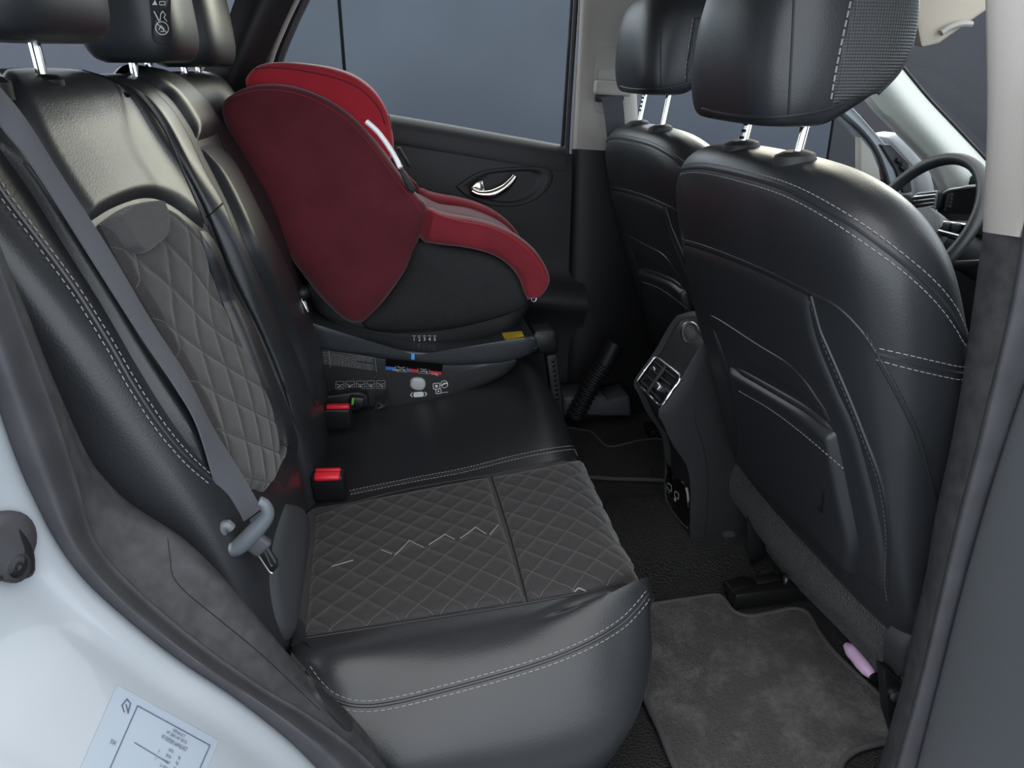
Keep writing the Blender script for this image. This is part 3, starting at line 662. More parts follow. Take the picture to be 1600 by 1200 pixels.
groove(bvh(body1, ib), [(430, 690), (445, 694), (456, 702)], b1)
M('lower_panel', patch(k1, [[(446, 785), (428, 840), (420, 900), (428, 960), (445, 1003)], [(468, 790), (455, 845), (445, 905), (446, 960), (455, 1000)], [(489, 803), (486, 860), (479, 920), (473, 965), (462, 1000)]], 30, 16, .006, .15, .001), K['greyplastic'], b1)
# centre backrest pads
M('side_bolster', patch(k2, [[(140, 113), (205, 140), (250, 190), (285, 260), (325, 345), (360, 430), (402, 515), (435, 592), (460, 665), (478, 690)], [(150, 111), (208, 132), (255, 172), (298, 240), (340, 325), (372, 405), (414, 495), (447, 575), (473, 650), (490, 680)], [(160, 110), (212, 127), (258, 160), (292, 208), (322, 270), (350, 318), (378, 390), (420, 480), (455, 560), (480, 630), (498, 670)]], 80, 16, .006, .25, .002), K['leather'], b2)
M('upper_pad', patch(k2, [[(168, 108), (215, 120), (262, 150), (295, 195), (308, 222)], [(200, 112), (240, 122), (285, 150), (318, 192), (328, 216)], [(235, 118), (280, 128), (315, 155), (338, 190), (342, 208)]], 40, 24, .014, .2, .002), K['leather2'], b2)
M('lower_pad', patch(k2, [[(309, 226), (335, 275), (362, 330), (392, 400), (432, 485), (465, 560), (492, 640)], [(325, 222), (352, 270), (385, 335), (420, 410), (455, 490), (480, 560), (498, 640)], [(341, 224), (365, 262), (397, 325), (435, 400), (470, 475), (493, 540), (502, 620)]], 60, 24, .014, .2, .002), K['leather2'], b2)
groove(k2, [(288, 129), (330, 174), (342, 207), (360, 255), (390, 315), (430, 395)], b2)
gk = bvh(*[o for o in bpy.data.objects if o.parent == b2 and o.name.startswith('side_bolster')])
groove(gk, [(322, 340), (335, 330), (348, 318)], b2)
# ---- rear headrests
def rear_hr(par, lab, yc, hw, x0, zb, h, hx, ps):
    L = []
    for dz, kx, kw in ((0, .62, .80), (.008, .82, .90), (.03, .95, .97), (.07, 1, 1), (h*.6, 1, 1), (h*.85, .9, .97), (h*.96, .7, .88), (h, .4, .7)):
        L.append((zb+dz, x0-.10*dz, yc, hx*kx, hw*kw, 3.6))
    b = M('headrest', rings(L, 72, 5), K['leather2'], par); prop(b, lab)
    for s in (-1, 1):
        y = yc+s*ps; M('post', tube([V((x0-.01, y, zb-.055)), V((x0-.013, y, zb+.02))], .0062, 12), K['chrome'], b)
        M('guide', lathe([(.020, -.012), (.020, .004), (.014, .009), (.008, .010)], V((x0-.01, y, zb-.042)), (0, 0, 1), 18), K['plasticdk'], b)
    return b
hb1 = rear_hr(b1, 'black leather headrest on chrome posts', -.425, .155, -.345, .992, .20, .075, .072)
r2 = hb2 = rear_hr(b2, 'narrow centre headrest with a pictogram label on its side', .0, .115, -.325, .972, .24, .075, .045)
hb3 = rear_hr(b2, 'outer headrest beside the child seat', .40, .15, -.33, .965, .24, .075, .070)
hk = bvh(hb2)
M('label_patch', ringpatch(hk, [(231, -30), (262, -30), (266, 30), (266, 66), (240, 64), (236, 30)], [(1, .0), (.98, .0012), (.02, .0012)], 40), K['plasticdk'], r2)
pt = [decal(hk, circ2(0, 0, 1, .12), (252, 44), (9.5, 0), (1, 10), .002), decal(hk, line2([(-.7, -.7), (.7, .7)], .14), (252, 44), (9.5, 0), (1, 10), .002),
      decal(hk, line2([(-.5, .2), (-.1, -.4), (.3, .1), (.2, .5), (-.2, .5)], .12), (252, 44), (9.5, 0), (1, 10), .002),
      decal(hk, line2([(-.9, -.6), (-.6, .2), (-.3, .9)], .2), (249, 24), (9, 0), (1, 9), .002), decal(hk, line2([(-.1, .9), (.1, -.2), (.5, -.7), (.9, -.1), (.6, .4), (1.0, 1.0)], .14), (249, 24), (9, 0), (1, 9), .002),
      decal(hk, ([V((-1, 1, 0)), V((1, 1, 0)), V((0, -1, 0))], [(0, 1, 2)]), (241, 4), (4, 0), (0, 4), .002), decal(hk, line2([(-1, -.6), (1, -.6), (1, .7), (-1, .7), (-1, -.6)], .25), (252, 5), (4, 0), (0, 4), .002)]
prop(M('label_pictograms', joinvf(*pt), K['printw'], r2), kind='stuff')

# ---- cargo area behind the bench
ps = ST('wall_rear', 'dark luggage cover and tailgate behind the rear bench', box((-.78, 0, .86), (.44, 1.24, .03), None, .01), K['plastic'])
M('tailgate', prism([V((-1.0, -.62, .3)), V((-1.0, .62, .3)), V((-1.0, .62, .93)), V((-1.0, -.62, .93))], (-.05, 0, 0), .01), K['beige'], ps)
M('luggage_wall', box((-.80, .66, .5), (.4, .06, .72), None, .01), K['plasticdk'], ps)
M('luggage_wall', box((-.80, -.68, .5), (.4, .06, .72), None, .01), K['plasticdk'], ps)
ST('window_3', 'rear windscreen glass in the tailgate', thick([[V((-1.02, -.58, .93)), V((-1.04, 0, .93)), V((-1.02, .58, .93))], [V((-1.12, -.54, 1.22)), V((-1.14, 0, 1.24)), V((-1.12, .54, 1.22))]], (-.004, 0, 0)), K['glass'])

# ---- near seat belt
sb = T('seat_belt', 'charcoal seat belt hanging across the quilted rear backrest', 'seat belt', at(400, 990, y=-.60))
bl = [(-30, 130), (0, 192), (39, 240), (79, 300), (137, 392), (192, 479), (233, 542), (275, 604), (308, 662), (333, 742), (345, 790), (362, 826)]
br = [(-30, 70), (0, 135), (18, 156), (45, 192), (90, 264), (167, 383), (233, 495), (292, 587), (333, 667), (375, 735), (398, 775), (408, 795)]
G = loft([ats(bl, y=-.585), [a.lerp(b, .5)+V((.002, 0, 0)) for a, b in zip(cr(ats(bl, y=-.585), 40), cr(ats(br, y=-.55), 40))], ats(br, y=-.55)], 60, 4)
M('shoulder_strap', thick(G, (-.0015, 0, -.001)), K['webbing'], sb)
G = loft([ats([(352, 838), (372, 868), (394, 912), (415, 968), (432, 1004), (445, 1040)], y=-.585), ats([(406, 800), (414, 864), (419, 912), (429, 980), (438, 1006), (450, 1040)], y=-.545)], 40, 3)
M('lap_strap', thick(G, (-.0015, 0, -.001)), K['webbing'], sb)
tp_ = cr(ats([(362, 826), (353, 820), (345, 830), (347, 846), (360, 857), (374, 853), (396, 832), (413, 813), (418, 800), (413, 788), (404, 783)], y=-.606), 40)
tn = M('tongue', tube(tp_, [.0050+.0048*math.sin(math.pi*min(1, max(0, (i+2)/43))) for i in range(40)], 14), mat('slate_tongue_plastic', (.085, .098, .112), .4), sb)
M('tongue_neck', box(at(398, 847, y=-.603), (.030, .012, .024), rotm('Y', 48), .004, 3), K['greyplastic'], sb)
bd_ = ats([(392, 851), (420, 893), (425, 896), (435, 886), (434, 876), (414, 846), (404, 846)], y=-.606)
M('metal_blade', prism(bd_, (0, .003, 0), .0008), K['steel'], sb)
M('blade_edge', tube(bd_[:3], .0014, 6), K['satin'], sb)
M('blade_window', tube(ats([(412, 858), (416, 855), (430, 879), (424, 885)], y=-.607), .0012, 6, True), K['satin'], sb)

# ---- buckles
def buckle(name, lab, c, tilt, s=1.0, cup=True):
    t = T(name, lab, 'buckle', V(c)-V((0, 0, .03))); R = rotm('Z', -6) @ rotm('X', tilt)
    c = V(c)
    M('housing', box(c, (.056*s, .030*s, .055*s), R, .006, 3), K['plasticdk'], t)
    M('release_button', box(c+R @ V((0, -.007*s, .024*s)), (.044*s, .016*s, .016*s), R @ rotm('X', 25), .004, 3), K['redbtn'], t)
    M('button_back', box(c+R @ V((0, .006*s, .026*s)), (.044*s, .008*s, .010*s), R, .003, 3), K['redbtn'], t)
    return t
bk1 = buckle('belt_buckle', 'black belt buckle with two-tone red button beside the quilted cushion', at(515, 757, y=-.155), 12)
bk2 = T('belt_buckle', 'black belt buckle lying flat with a thin red button by the child seat', 'buckle', at(528, 650, y=.10))
R = rotm('Z', -8) @ rotm('X', 10)
M('housing', box(at(526, 650, y=.105), (.062, .032, .05), R, .006, 3), K['plasticdk'], bk2)
M('release_button', box(at(528, 636, y=.095), (.047, .012, .012), R, .004, 3), K['redbtn'], bk2)
bh = T('belt_hook', 'small chrome hook on a black knob at the centre backrest edge', 'hook', at(478, 470, y=.12))
M('knob', lathe([(.012, -.012), (.014, 0), (.010, .01), (.004, .013)], at(472, 458, y=.12), (0, -1, .3), 16), K['plasticdk'], bh)
M('wire', tube(cr(ats([(470, 466), (474, 474), (480, 486), (482, 488), (480, 480), (475, 470)], y=.11), 16), .0022, 8), K['chrome'], bh)

# ================================================================ FRONT SEATS
fs_ = T('front_seat_assembly', 'black leather front passenger seat with map pocket on its back', 'car seat', (.8, -.36, 0))
def xb(z): return .452+.33*(.86-z)
y0 = -.36
LV = []
for z, d, hx, w, p in ((.205, .085, .06, .235, 4), (.25, .088, .08, .258, 4.2), (.36, .09, .09, .268, 4.2), (.50, .09, .09, .274, 4.2), (.62, .09, .09, .278, 4), (.70, .09, .09, .278, 3.6), (.765, .09, .088, .270, 3.2), (.805, .09, .080, .250, 2.9), (.832, .09, .068, .216, 2.7), (.850, .09, .052, .168, 2.5), (.859, .09, .032, .11, 2.4), (.862, .09, .012, .05, 2.2)):
    LV.append((z, xb(z)+d, y0+.010, hx, w+.022, p))
fb = M('back', rings(LV, 112, 6), K['leather'], fs_); fk = bvh(fb)
# smooth lower back panel and the map pocket
M('back_panel', patch(fk, [[(1036, 372), (1093, 386), (1187, 422), (1263, 458)], [(1052, 440), (1110, 450), (1195, 488), (1278, 530)], [(1098, 540), (1150, 548), (1225, 580), (1310, 610)], [(1125, 630), (1175, 660), (1250, 700), (1345, 690)], [(1143, 712), (1210, 775), (1290, 840), (1384, 850)], [(1150, 722), (1215, 783), (1300, 866), (1384, 935)]], 60, 70, .004, .05, .003), K['leather2'], fs_)
pk = [[(1096, 484), (1121, 491), (1187, 533), (1233, 561), (1261, 589), (1280, 617), (1302, 650)], [(1120, 540), (1150, 550), (1205, 585), (1245, 610), (1275, 632), (1295, 650), (1311, 668)]]
pp = M('pocket_lining', patch(fk, pk, 50, 14, .006, .12, .002), K['leather2'], fs_)
pf = M('map_pocket', patch(fk, [[(1143, 569), (1215, 608), (1269, 640), (1311, 674)], [(1149, 590), (1212, 625), (1266, 660), (1318, 705)], [(1157, 640), (1215, 690), (1275, 740), (1332, 770)], [(1158, 690), (1215, 745), (1280, 800), (1347, 850)], [(1150, 716), (1210, 772), (1280, 840), (1341, 902)]], 60, 60, .017, .07, .002), K['leather2'], fs_)
pft = bvh(pf)
single(pft, [(1155, 611), (1206, 641), (1260, 682), (1326, 739)], fs_, ln=.004, gap=.003, r=.0005)
M('scuff_mark', decal(pft, line2([(-5, 3), (0, 10), (2, -6), (3, -20)], 3.2), (1284, 790), (1, 0), (0, 1), .0006), K['plasticdk'], pf)
M('pocket_edge_roll', tube(cline(pft, [(1146, 572), (1215, 611), (1269, 643), (1309, 675)], 40, -.001), [.0075*min(1, .3+min(i, 39-i)/6) for i in range(40)], 10), K['leather2'], fs_)
M('pocket_gusset', patch(fk, [[(1096, 485), (1104, 530), (1120, 600), (1135, 660), (1143, 712)], [(1108, 490), (1125, 540), (1142, 605), (1152, 660), (1154, 715)], [(1112, 500), (1138, 558), (1157, 620), (1161, 665), (1158, 720)]], 30, 10, .008, .3, .002), K['leather2'], fs_)
def crease(px, n=60, r=.0022, tree=fk, par=fs_, m='leather2', off=-.0004): M('seam_welt', tube(cline(tree, px, n, off), r, 6), K[m], par)
crease([(1033, 369), (1093, 382), (1187, 419), (1266, 457), (1308, 480), (1345, 517), (1373, 559), (1406, 620), (1434, 681), (1453, 751), (1463, 790)], 90)
groove(fk, [(1034, 372), (1093, 385), (1187, 422), (1265, 460)], fs_)
groove(fk, [(1371, 562), (1404, 623), (1432, 684), (1451, 753), (1461, 790), (1468, 850)], fs_)
crease([(1267, 462), (1280, 512), (1292, 541), (1323, 613), (1350, 681), (1377, 757), (1388, 829), (1387, 910), (1391, 942)], 90, .003)
single(fk, [(1265, 470), (1288, 541), (1319, 613), (1346, 681), (1373, 757), (1384, 829), (1383, 910), (1387, 940)], fs_, 'threaddim', 80, .005, .003)
seam(fk, [(1047, 269), (1093, 262), (1159, 275), (1233, 298), (1303, 335), (1373, 382), (1443, 438), (1485, 485), (1511, 533)], fs_, .0075, 90)
seam(fk, [(1372, 553), (1411, 563), (1457, 574), (1500, 583), (1512, 580)], fs_, .0075, 40)
single(fk, [(1353, 520), (1377, 559), (1410, 620), (1438, 681), (1457, 751), (1467, 800)], fs_, 'threadblk', 70, .005, .003, r=.0009)
# felt roll under the back, seat cushion, side trim, rail
sk1 = [at(1140, 712, x=.70), at(1215, 784, x=.70), at(1283, 852, x=.70), at(1350, 915, x=.705), at(1413, 957, x=.72)]
sk2 = [at(1131, 738, x=.69), at(1190, 808, x=.685), at(1258, 875, x=.685), at(1325, 940, x=.69), at(1405, 985, x=.71)]
sk3 = [at(1140, 775, x=.70), at(1190, 840, x=.70), at(1250, 905, x=.70), at(1314, 962, x=.705), at(1392, 1045, x=.72)]
sk4 = [at(1170, 800, x=.75), at(1215, 865, x=.75), at(1275, 925, x=.75), at(1335, 985, x=.75), at(1400, 1060, x=.76)]
M('felt_roll', gmesh(loft([[p+V((.03, 0, .03)) for p in sk1], sk1, sk2, sk3, sk4, [p+V((.04, 0, .05)) for p in sk4]], 40, 6)), K['skirt'], fs_)
sx = lambda P, d: [p+V(d) for p in P]
M('felt_flap', gmesh(loft([sx(sk4, (-.01, 0, .01)), sx(sk4, (.0, 0, -.025)), sx(sk4, (.03, 0, -.05)), sx(sk4, (.10, 0, -.05))], 30, 5)), K['skirt'], fs_)
CL = [(.14, .98, y0, .24, .22, 4), (.17, .98, y0, .27, .245, 4), (.24, .98, y0, .28, .255, 4), (.29, .98, y0, .27, .25, 4), (.31, .98, y0, .24, .22, 4)]
M('cushion', rings(CL, 64, 5), K['leather'], fs_)
M('side_cover', patch(BVHTree.FromPolygons([at(1380, 930, y=-.60), at(1480, 930, y=-.60), at(1480, 1110, y=-.60), at(1380, 1110, y=-.60)], [(0, 1, 2, 3)]), [[(1428, 960), (1408, 975), (1390, 1000), (1386, 1035), (1392, 1060)], [(1460, 965), (1445, 980), (1432, 1005), (1425, 1040), (1425, 1065)], [(1475, 970), (1470, 985), (1465, 1005), (1460, 1040), (1460, 1070)]], 24, 20, .02, .3, .01), K['plastic'], fs_)
M('mounting_foot', prism(ats([(1380, 1045), (1392, 1048), (1420, 1075), (1415, 1130), (1400, 1160), (1388, 1120)], y=-.61), (0, .02, 0), .003), K['plasticdk'], fs_)
M('foot_bolt', lathe([(.008, 0), (.008, .005), (.004, .007)], at(1398, 1087, y=-.612), (0, -1, .3), 14), K['satin'], fs_)
for k, (ra, rb) in enumerate((((1140, 925), (1240, 915)),)):
    a, b = at(*ra, z=.035), at(*rb, z=.035); b = a+V((.42, 0, 0))
    rl = M('rail', box((a+b)/2+V((0, 0, -.005)), ((b-a).length, .05, .035), None, .006), K['steel'], fs_)
    M('rail_end', box(a+V((.015, 0, .014)), (.05, .03, .014), rotm('Z', 8), .004), K['steel'], rl)
    M('rail_clip', box(a+V((.075, .004, .018)), (.05, .022, .008), rotm('Z', 4), .003), K['plasticdk'], rl)
    M('rail_stud', lathe([(.006, 0), (.006, .008), (.003, .01)], a+V((.115, 0, .012)), (0, 0, 1), 12), K['satin'], rl)
M('rail', box((.98, -.56, .03), (.42, .05, .035), None, .006), K['steel'], fs_)
# headrest
HL = []
for z, xc, hx, hy, p in ((.900, .505, .035, .10, 3), (.904, .507, .050, .118, 3.4), (.918, .515, .066, .128, 3.6), (.945, .532, .088, .133, 3.8), (.98, .545, .102, .134, 3.8), (1.03, .552, .105, .132, 3.6), (1.07, .552, .095, .124, 3.2), (1.095, .548, .070, .10, 2.8), (1.102, .545, .025, .05, 2.4)):
    HL.append((z, xc, y0, hx, hy, p))
hr = M('headrest', rings(HL, 96, 6), K['leather'], fs_); hkk = bvh(hr)
M('perforated_side', patch(hkk, [[(1334, -20), (1314, 70), (1303, 120), (1297, 172)], [(1395, -20), (1370, 70), (1350, 110), (1335, 160)], [(1440, -20), (1432, 60), (1410, 110), (1375, 148)]], 40, 40, .003, .08, .003), K['perf'], hr)
groove(hkk, [(1241, -10), (1238, 60), (1234, 140), (1232, 183)], hr)
single(hkk, [(1332, -12), (1316, 60), (1304, 120), (1297, 165)], hr, n=50, ln=.007, gap=.0025, r=.0011)
groove(hkk, [(1337, -12), (1321, 60), (1309, 120), (1302, 165)], hr)
M('piping', tube(cline(hkk, [(1097, 170), (1130, 178), (1180, 183), (1235, 180), (1290, 170), (1340, 150)], 50, 0), .0022, 6), K['leather2'], hr)
for dy, px in ((.072, (1138, 245)), (-.078, (1238, 262))):
    y = y0+dy; p = V((.525, y, .862))
    po = M('post', tube([p+V((-.002, 0, -.03)), p+V((.012, 0, .06))], .0062, 14), K['chrome'], hr)
    if dy > 0:
        for k in range(4): M('notch', box(p+V((.002+.002*k-.0045, -.0035, .012+.009*k)), (.004, .006, .004), rotm('Z', 30), .0008), K['steel'], po)
    M('post_guide', lathe([(.026, -.014), (.027, -.002), (.024, .006), (.014, .010), (.007, .010)], p+V((0, 0, -.002)), (-.1, 0, 1), 24), K['plastic'], hr)
# driver seat: same build, set further forward on the far side
ds = copytree(fs_); ds.location = V(fs_.location)+V((.095, .735, -.020))
for q in [o for o in bpy.data.objects if o.parent == ds and o.name.startswith('headrest')]:
    q.location = q.location+V((.02, 0, .030))          # raised further than the passenger's
    for w in [o for o in bpy.data.objects if o.parent == q and o.name.startswith('post_guide')]: w.location = w.location-V((.02, 0, .030))
    for w in [o for o in bpy.data.objects if o.parent == q and o.name.startswith('post') and not o.name.startswith('post_guide')]: w.location = w.location-V((.016, 0, .012))
prop(ds, 'black leather driver seat beyond the centre console, facing the steering wheel')

# ================================================================ CENTRE CONSOLE
cc = T('centre_console', 'black rear end of the centre console with air vent between front seats', 'console', (.62, 0, .03))
nearp = [(1110, 528), (1092, 543), (1066, 589), (1034, 637), (1040, 655), (1056, 690), (1076, 722), (1082, 760), (1080, 810), (1080, 855)]
prof = [at(u, v, y=-.05) for u, v in nearp]
prof = [(p.x, p.z) for p in prof]
prof = [(1.2, prof[0][1]-.07), (prof[0][0]+.08, prof[0][1]-.002)]+prof
prof[-1] = (prof[-1][0], .032)
R_ = []
for y, dx in ((-.068, .50), (-.067, .03), (-.062, .008), (-.050, 0), (.01, -.004), (.07, 0), (.082, .008), (.087, .03), (.088, .5)):
    dz = .03 if dx > .1 else (.004 if dx > .005 else 0)
    R_.append([V((min(1.3, x+dx), y, max(.03, z-(dz if z > .05 else 0)))) for x, z in prof])
cb = M('console_body', gmesh(loft(R_, 70, 4)), K['plastic'], cc); ck = bvh(cb)
# air vent
def quad(u, v): # bilinear in the vent opening
    A, B, C_, D_ = (1023, 556), (1066, 588), (1033, 636), (994, 596)
    return tuple((1-u)*(1-v)*A[i]+u*(1-v)*B[i]+u*v*C_[i]+(1-u)*v*D_[i] for i in range(2))
vo = [quad(a, b) for a, b in ((.5, 0), (.93, .01), (1, .08), (1, .5), (.99, .93), (.93, 1), (.5, 1), (.07, 1), (0, .93), (0, .5), (.01, .07), (.07, 0))]
M('vent_cavity', ringpatch(ck, vo, [(.9, .0008), (.5, .0008), (.02, .0008)], 40), K['plasticdk'], cc)
bz = [h[0] for h in castp(ck, p2(vo+[vo[0]], 61)[:-1], .002)]
M('vent_bezel', tube(bz, .0034, 8, True), K['satin'], cc)
def castc(u, v, off): return castp(ck, [quad(u, v)], off)[0][0]
for h0_, h1_ in ((.08, .47), (.55, .92)):
    for k in range(4):
        v = .14+.24*k
        M('vent_fin', tube([castc(h0_+(h1_-h0_)*i/5, v, .0035) for i in range(6)], .0026, 6), K['plastic'], cc)
M('vent_divider', tube([castc(.51, .05+.9*i/7, .006) for i in range(8)], .0045, 8), K['plastic'], cc)
M('vent_slider', box(castc(.76, .60, .008), (.020, .022, .014), rotm('Y', 30), .002), K['satin'], cc)
M('vent_slider', box(castc(.28, .32, .006), (.006, .014, .008), rotm('Y', 30), .002), K['satin'], cc)
# lower socket panel with two charging symbols
up_ = [(1034, 715), (1046, 728), (1062, 745), (1074, 762), (1078, 795), (1078, 822), (1070, 818), (1052, 796), (1036, 768), (1032, 745)]
M('socket_panel', ringpatch(ck, up_, [(1, .0), (.97, .004), (.86, .005), (.02, .0045)], 40), K['gloss'], cc)
M('panel_edge', tube([h[0] for h in castp(ck, p2([(1032, 745), (1033, 766), (1050, 793), (1068, 816), (1077, 824)], 30), .004)], .0026, 8), K['greyplastic'], cc)
ic = []
for o in ((1051, 761), (1062, 773)):
    ic += [decal(ck, line2(rrect2(-1, -1, 1, 1, .3)+[rrect2(-1, -1, 1, 1, .3)[0]], .3), o, (3.0, 2.2), (-.3, 4.4), .007), decal(ck, circ2(-.6, 1.9, .6), o, (3.0, 2.2), (-.3, 4.4), .007)]
prop(M('charging_symbols', joinvf(*ic), K['printw'], cc), kind='stuff')
groove(ck, [(1098, 566), (1090, 585), (1084, 610), (1087, 660), (1098, 695), (1106, 745), (1104, 800), (1100, 852)], cc, r=.001)
M('screw_recess', ringpatch(ck, [(1129, 832), (1138, 829), (1147, 832), (1148, 838), (1138, 841), (1130, 838)], [(1, .0006), (.5, .0006), (.02, .0006)], 20), K['greyplastic'], cc)
M('armrest_hinge', tube([at(1078+12*math.cos(a*.5), 520+16*math.sin(a*.5), y=.0) for a in range(13)], .004, 8, True), K['satin'], cc)
# dark handbrake-side bracket
M('side_bracket', prism(ats([(1166, 808), (1190, 835), (1195, 870), (1172, 886), (1168, 850)], y=-.16), (.02, .03, 0), .004), K['plasticdk'], cc)

# ================================================================ FLOOR THINGS
fm = T('floor_mat', 'dusty charcoal carpet mat with bound edge in the near rear footwell', 'floor mat', at(1180, 1080, z=0))
mo_ = [(1000, 948), (1033, 941), (1080, 934), (1122, 929), (1134, 939), (1145, 953), (1169, 962), (1201, 957), (1239, 950), (1262, 957), (1276, 981), (1299, 1013), (1337, 1051), (1383, 1093), (1412, 1120)]
ml_ = [(1412, 1150), (1377, 1158), (1341, 1168), (1320, 1182), (1312, 1200), (1305, 1240), (1290, 1290)]
top = ats(mo_, z=.014)+ats(ml_, z=.014); lowl = [V((.40, -.64, .014)), V((.385, -.5, .014)), V((.385, -.35, .014)), V((.39, -.27, .014))]
poly = top+lowl
ring_ = cr(poly, 120, True)
M('pile', prism(ring_, (0, 0, -.010)), K['matcarpet'], fm, smooth=False)
M('binding', tube([p+V((0, 0, -.003)) for p in ring_], .0055, 8, True), K['binding'], fm)
fm2 = T('floor_mat', 'black carpet mat on the far footwell floor under the child seat leg', 'floor mat', at(960, 720, z=0))
r2_ = cr(ats([(880, 672), (905, 671), (923, 674), (934, 683), (944, 694), (958, 698), (985, 691), (1008, 687), (1040, 690), (1080, 745), (1000, 748), (930, 745), (880, 735)], z=.012), 60, True)
M('pile', prism(r2_, (0, 0, -.008)), K['carpet'], fm2, smooth=False); M('binding', tube([p+V((0, 0, -.002)) for p in r2_], .005, 6, True), K['binding'], fm2)
pc = at(1345, 1036, z=.03)
pkt = T('pink_toy', 'pale pink plastic object tucked under the front passenger seat', 'toy', pc-V((0, 0, .02)))
M('body', tube(cr([at(1322, 1008, z=.035), at(1338, 1024, z=.035), at(1350, 1040, z=.034), at(1364, 1056, z=.03)], 12), [.006, .009, .012, .013, .013, .013, .013, .013, .012, .012, .010, .007], 12), K['pink'], pkt)
M('end_cap', tube([at(1364, 1056, z=.03), at(1367, 1060, z=.03)], .0075, 10), K['plasticdk'], pkt)
# far side: slider box, bellows tube
M('far_bin', prism(ats([(880, 620), (948, 620), (952, 626), (985, 618), (988, 652), (880, 650)], y=.52), (0, .10, 0), .01), K['greyplastic'], fl)
bel = T('ribbed_hose', 'black ribbed bellows sleeve of the far front seat belt anchor', 'hose', at(905, 645, y=.50))
hp = cr(ats([(898, 652), (915, 618), (932, 588), (945, 568)], y=.50), 46)
M('bellows', tube(hp, [.022+.005*(1 if (i//2) % 2 else 0) for i in range(46)], 14), K['plasticdk'], bel)
M('upper_sleeve', tube(ats([(945, 568), (962, 535)], y=.50), .024, 14), K['plasticdk'], bel)
bs2 = T('front_seat_belt', 'black belt webbing coming down from the guide on the far pillar', 'seat belt', at(955, 200, y=.62))
M('strap', thick(loft([ats([(939, 152), (944, 175), (948, 205), (952, 240)], y=.625), ats([(972, 148), (975, 175), (977, 205), (980, 240)], y=.615)], 16, 3), (0, .002, 0)), K['webbing'], bs2)

# ================================================================ DASHBOARD AND STEERING WHEEL
db = T('dashboard', 'dark dashboard with silver-rimmed air vent and instrument hood', 'dashboard', (1.7, 0, .3))
M('dash_body', prism([V((1.62, -.66, .60)), V((1.78, -.66, .665)), V((2.0, -.66, .66)), V((2.0, -.66, .2)), V((1.66, -.66, .2)), V((1.60, -.66, .45))], (0, 1.30, 0), .03, 3), K['plastic'], db)
ho = ats([(1462, 335), (1467, 314), (1482, 298), (1510, 293), (1540, 291), (1575, 296), (1590, 340)], x=1.60)
M('instrument_hood', prism(ho+[p+V((0, 0, -.02)) for p in ats([(1580, 372), (1500, 352)], x=1.60)], (.15, 0, .0), .012), K['plastic'], db)
M('instrument_face', prism([p*.86+sum(ho, V((0, 0, 0)))/len(ho)*.14 for p in ho], (-.003, 0, 0)), K['gloss'], db)
M('hood_trim', tube(cr(ho, 40), .006, 8), K['satin'], db)
va = ats([(1414, 321), (1436, 303), (1466, 300), (1460, 327), (1424, 334)], x=1.58)
M('vent_housing', prism(va, (.06, 0, 0), .006), K['plasticdk'], db)
M('vent_rim', tube(va, .006, 8, True), K['satin'], db)
for k in range(4): M('vent_slat', tube(ats([(1420+3*k, 328-6.5*k), (1460+1*k, 323-6*k)], x=1.572), .005, 6), K['satin'], db)
M('cluster_cowl', prism(ats([(1503, 282), (1512, 274), (1540, 272), (1556, 290), (1540, 292), (1508, 290)], x=1.66), (.1, 0, 0), .008), K['plasticdk'], db)
swt = T('steering_wheel', 'black leather steering wheel with grey hub beyond the front seats', 'steering wheel', (1.40, .38, .60))
wc = V((1.35, .38, .60)); ti = math.radians(28); ea = V((0, 1, 0)); eb = V((math.sin(ti), 0, math.cos(ti))); ec = ea.cross(eb)
if ec.x > 0: ec = -ec        # towards the driver
wp = lambda a, r, h=0: wc+(ea*math.cos(a)+eb*math.sin(a))*r+ec*h
M('rim', tube([wp(2*math.pi*i/64, .175) for i in range(64)], .0155, 12, True), K['leather2'], swt)
whp = lambda a, r, h=0: wp(a, r, h)-eb*.022
hub = M('hub', prism([whp(a, r, .0) for a, r in ((.2, .085), (.9, .075), (1.57, .07), (2.24, .075), (2.94, .085), (3.6, .08), (4.2, .075), (4.71, .08), (5.2, .075), (5.8, .08))], -ec*.045, .012, 3), K['greyplastic'], swt)
M('emblem', prism([whp(math.pi/2, .026, .004), whp(math.pi, .016, .004), whp(-math.pi/2, .026, .004), whp(0, .016, .004)], -ec*.006, .002), K['satin'], hub)
for a in (0.05, math.pi-.05):
    M('spoke', prism([wp(a+.16, .075, -.006), wp(a+.12, .168, -.004), wp(a-.20, .168, -.004), wp(a-.30, .075, -.006)], -ec*.02, .004), K['plasticdk'], swt)
    M('spoke_trim', tube([wp(a+.08, .085, .0), wp(a+.06, .155, .0), wp(a-.12, .155, .0), wp(a-.18, .085, .0)], .0035, 8, True), K['satin'], swt)
    for k in range(2): M('button', box(wp(a-.06, .105+.03*k, .002), (.02, .02, .02), None, .005), K['plastic'], swt)
M('spoke', prism([wp(-math.pi/2+.25, .075, -.006), wp(-math.pi/2+.12, .17, -.004), wp(-math.pi/2-.12, .17, -.004), wp(-math.pi/2-.25, .075, -.006)], -ec*.02, .004), K['satin'], swt)
M('column', tube([wc-ec*.03, wc-ec*.26], .045, 16), K['plasticdk'], swt)
M('column_stalk', box(at(1513, 413, y=.22), (.03, .12, .02), rotm('Z', 10) @ rotm('X', -15), .006), K['plasticdk'], swt)
# sun visor
sv = T('sun_visor', 'beige sun visor folded up under the headliner above the windscreen', 'sun visor', at(1480, 20, y=.1))
M('flap', prism(ats([(1440, 76), (1470, 68), (1546, 15), (1560, -30), (1420, -60), (1425, 0)], y=.10), (.02, .16, .02), .008), K['headliner'], sv)
M('hinge', tube(cr(ats([(1470, 52), (1482, 44), (1500, 38), (1518, 38)], y=.09), 12), .006, 8), K['beige'], sv)

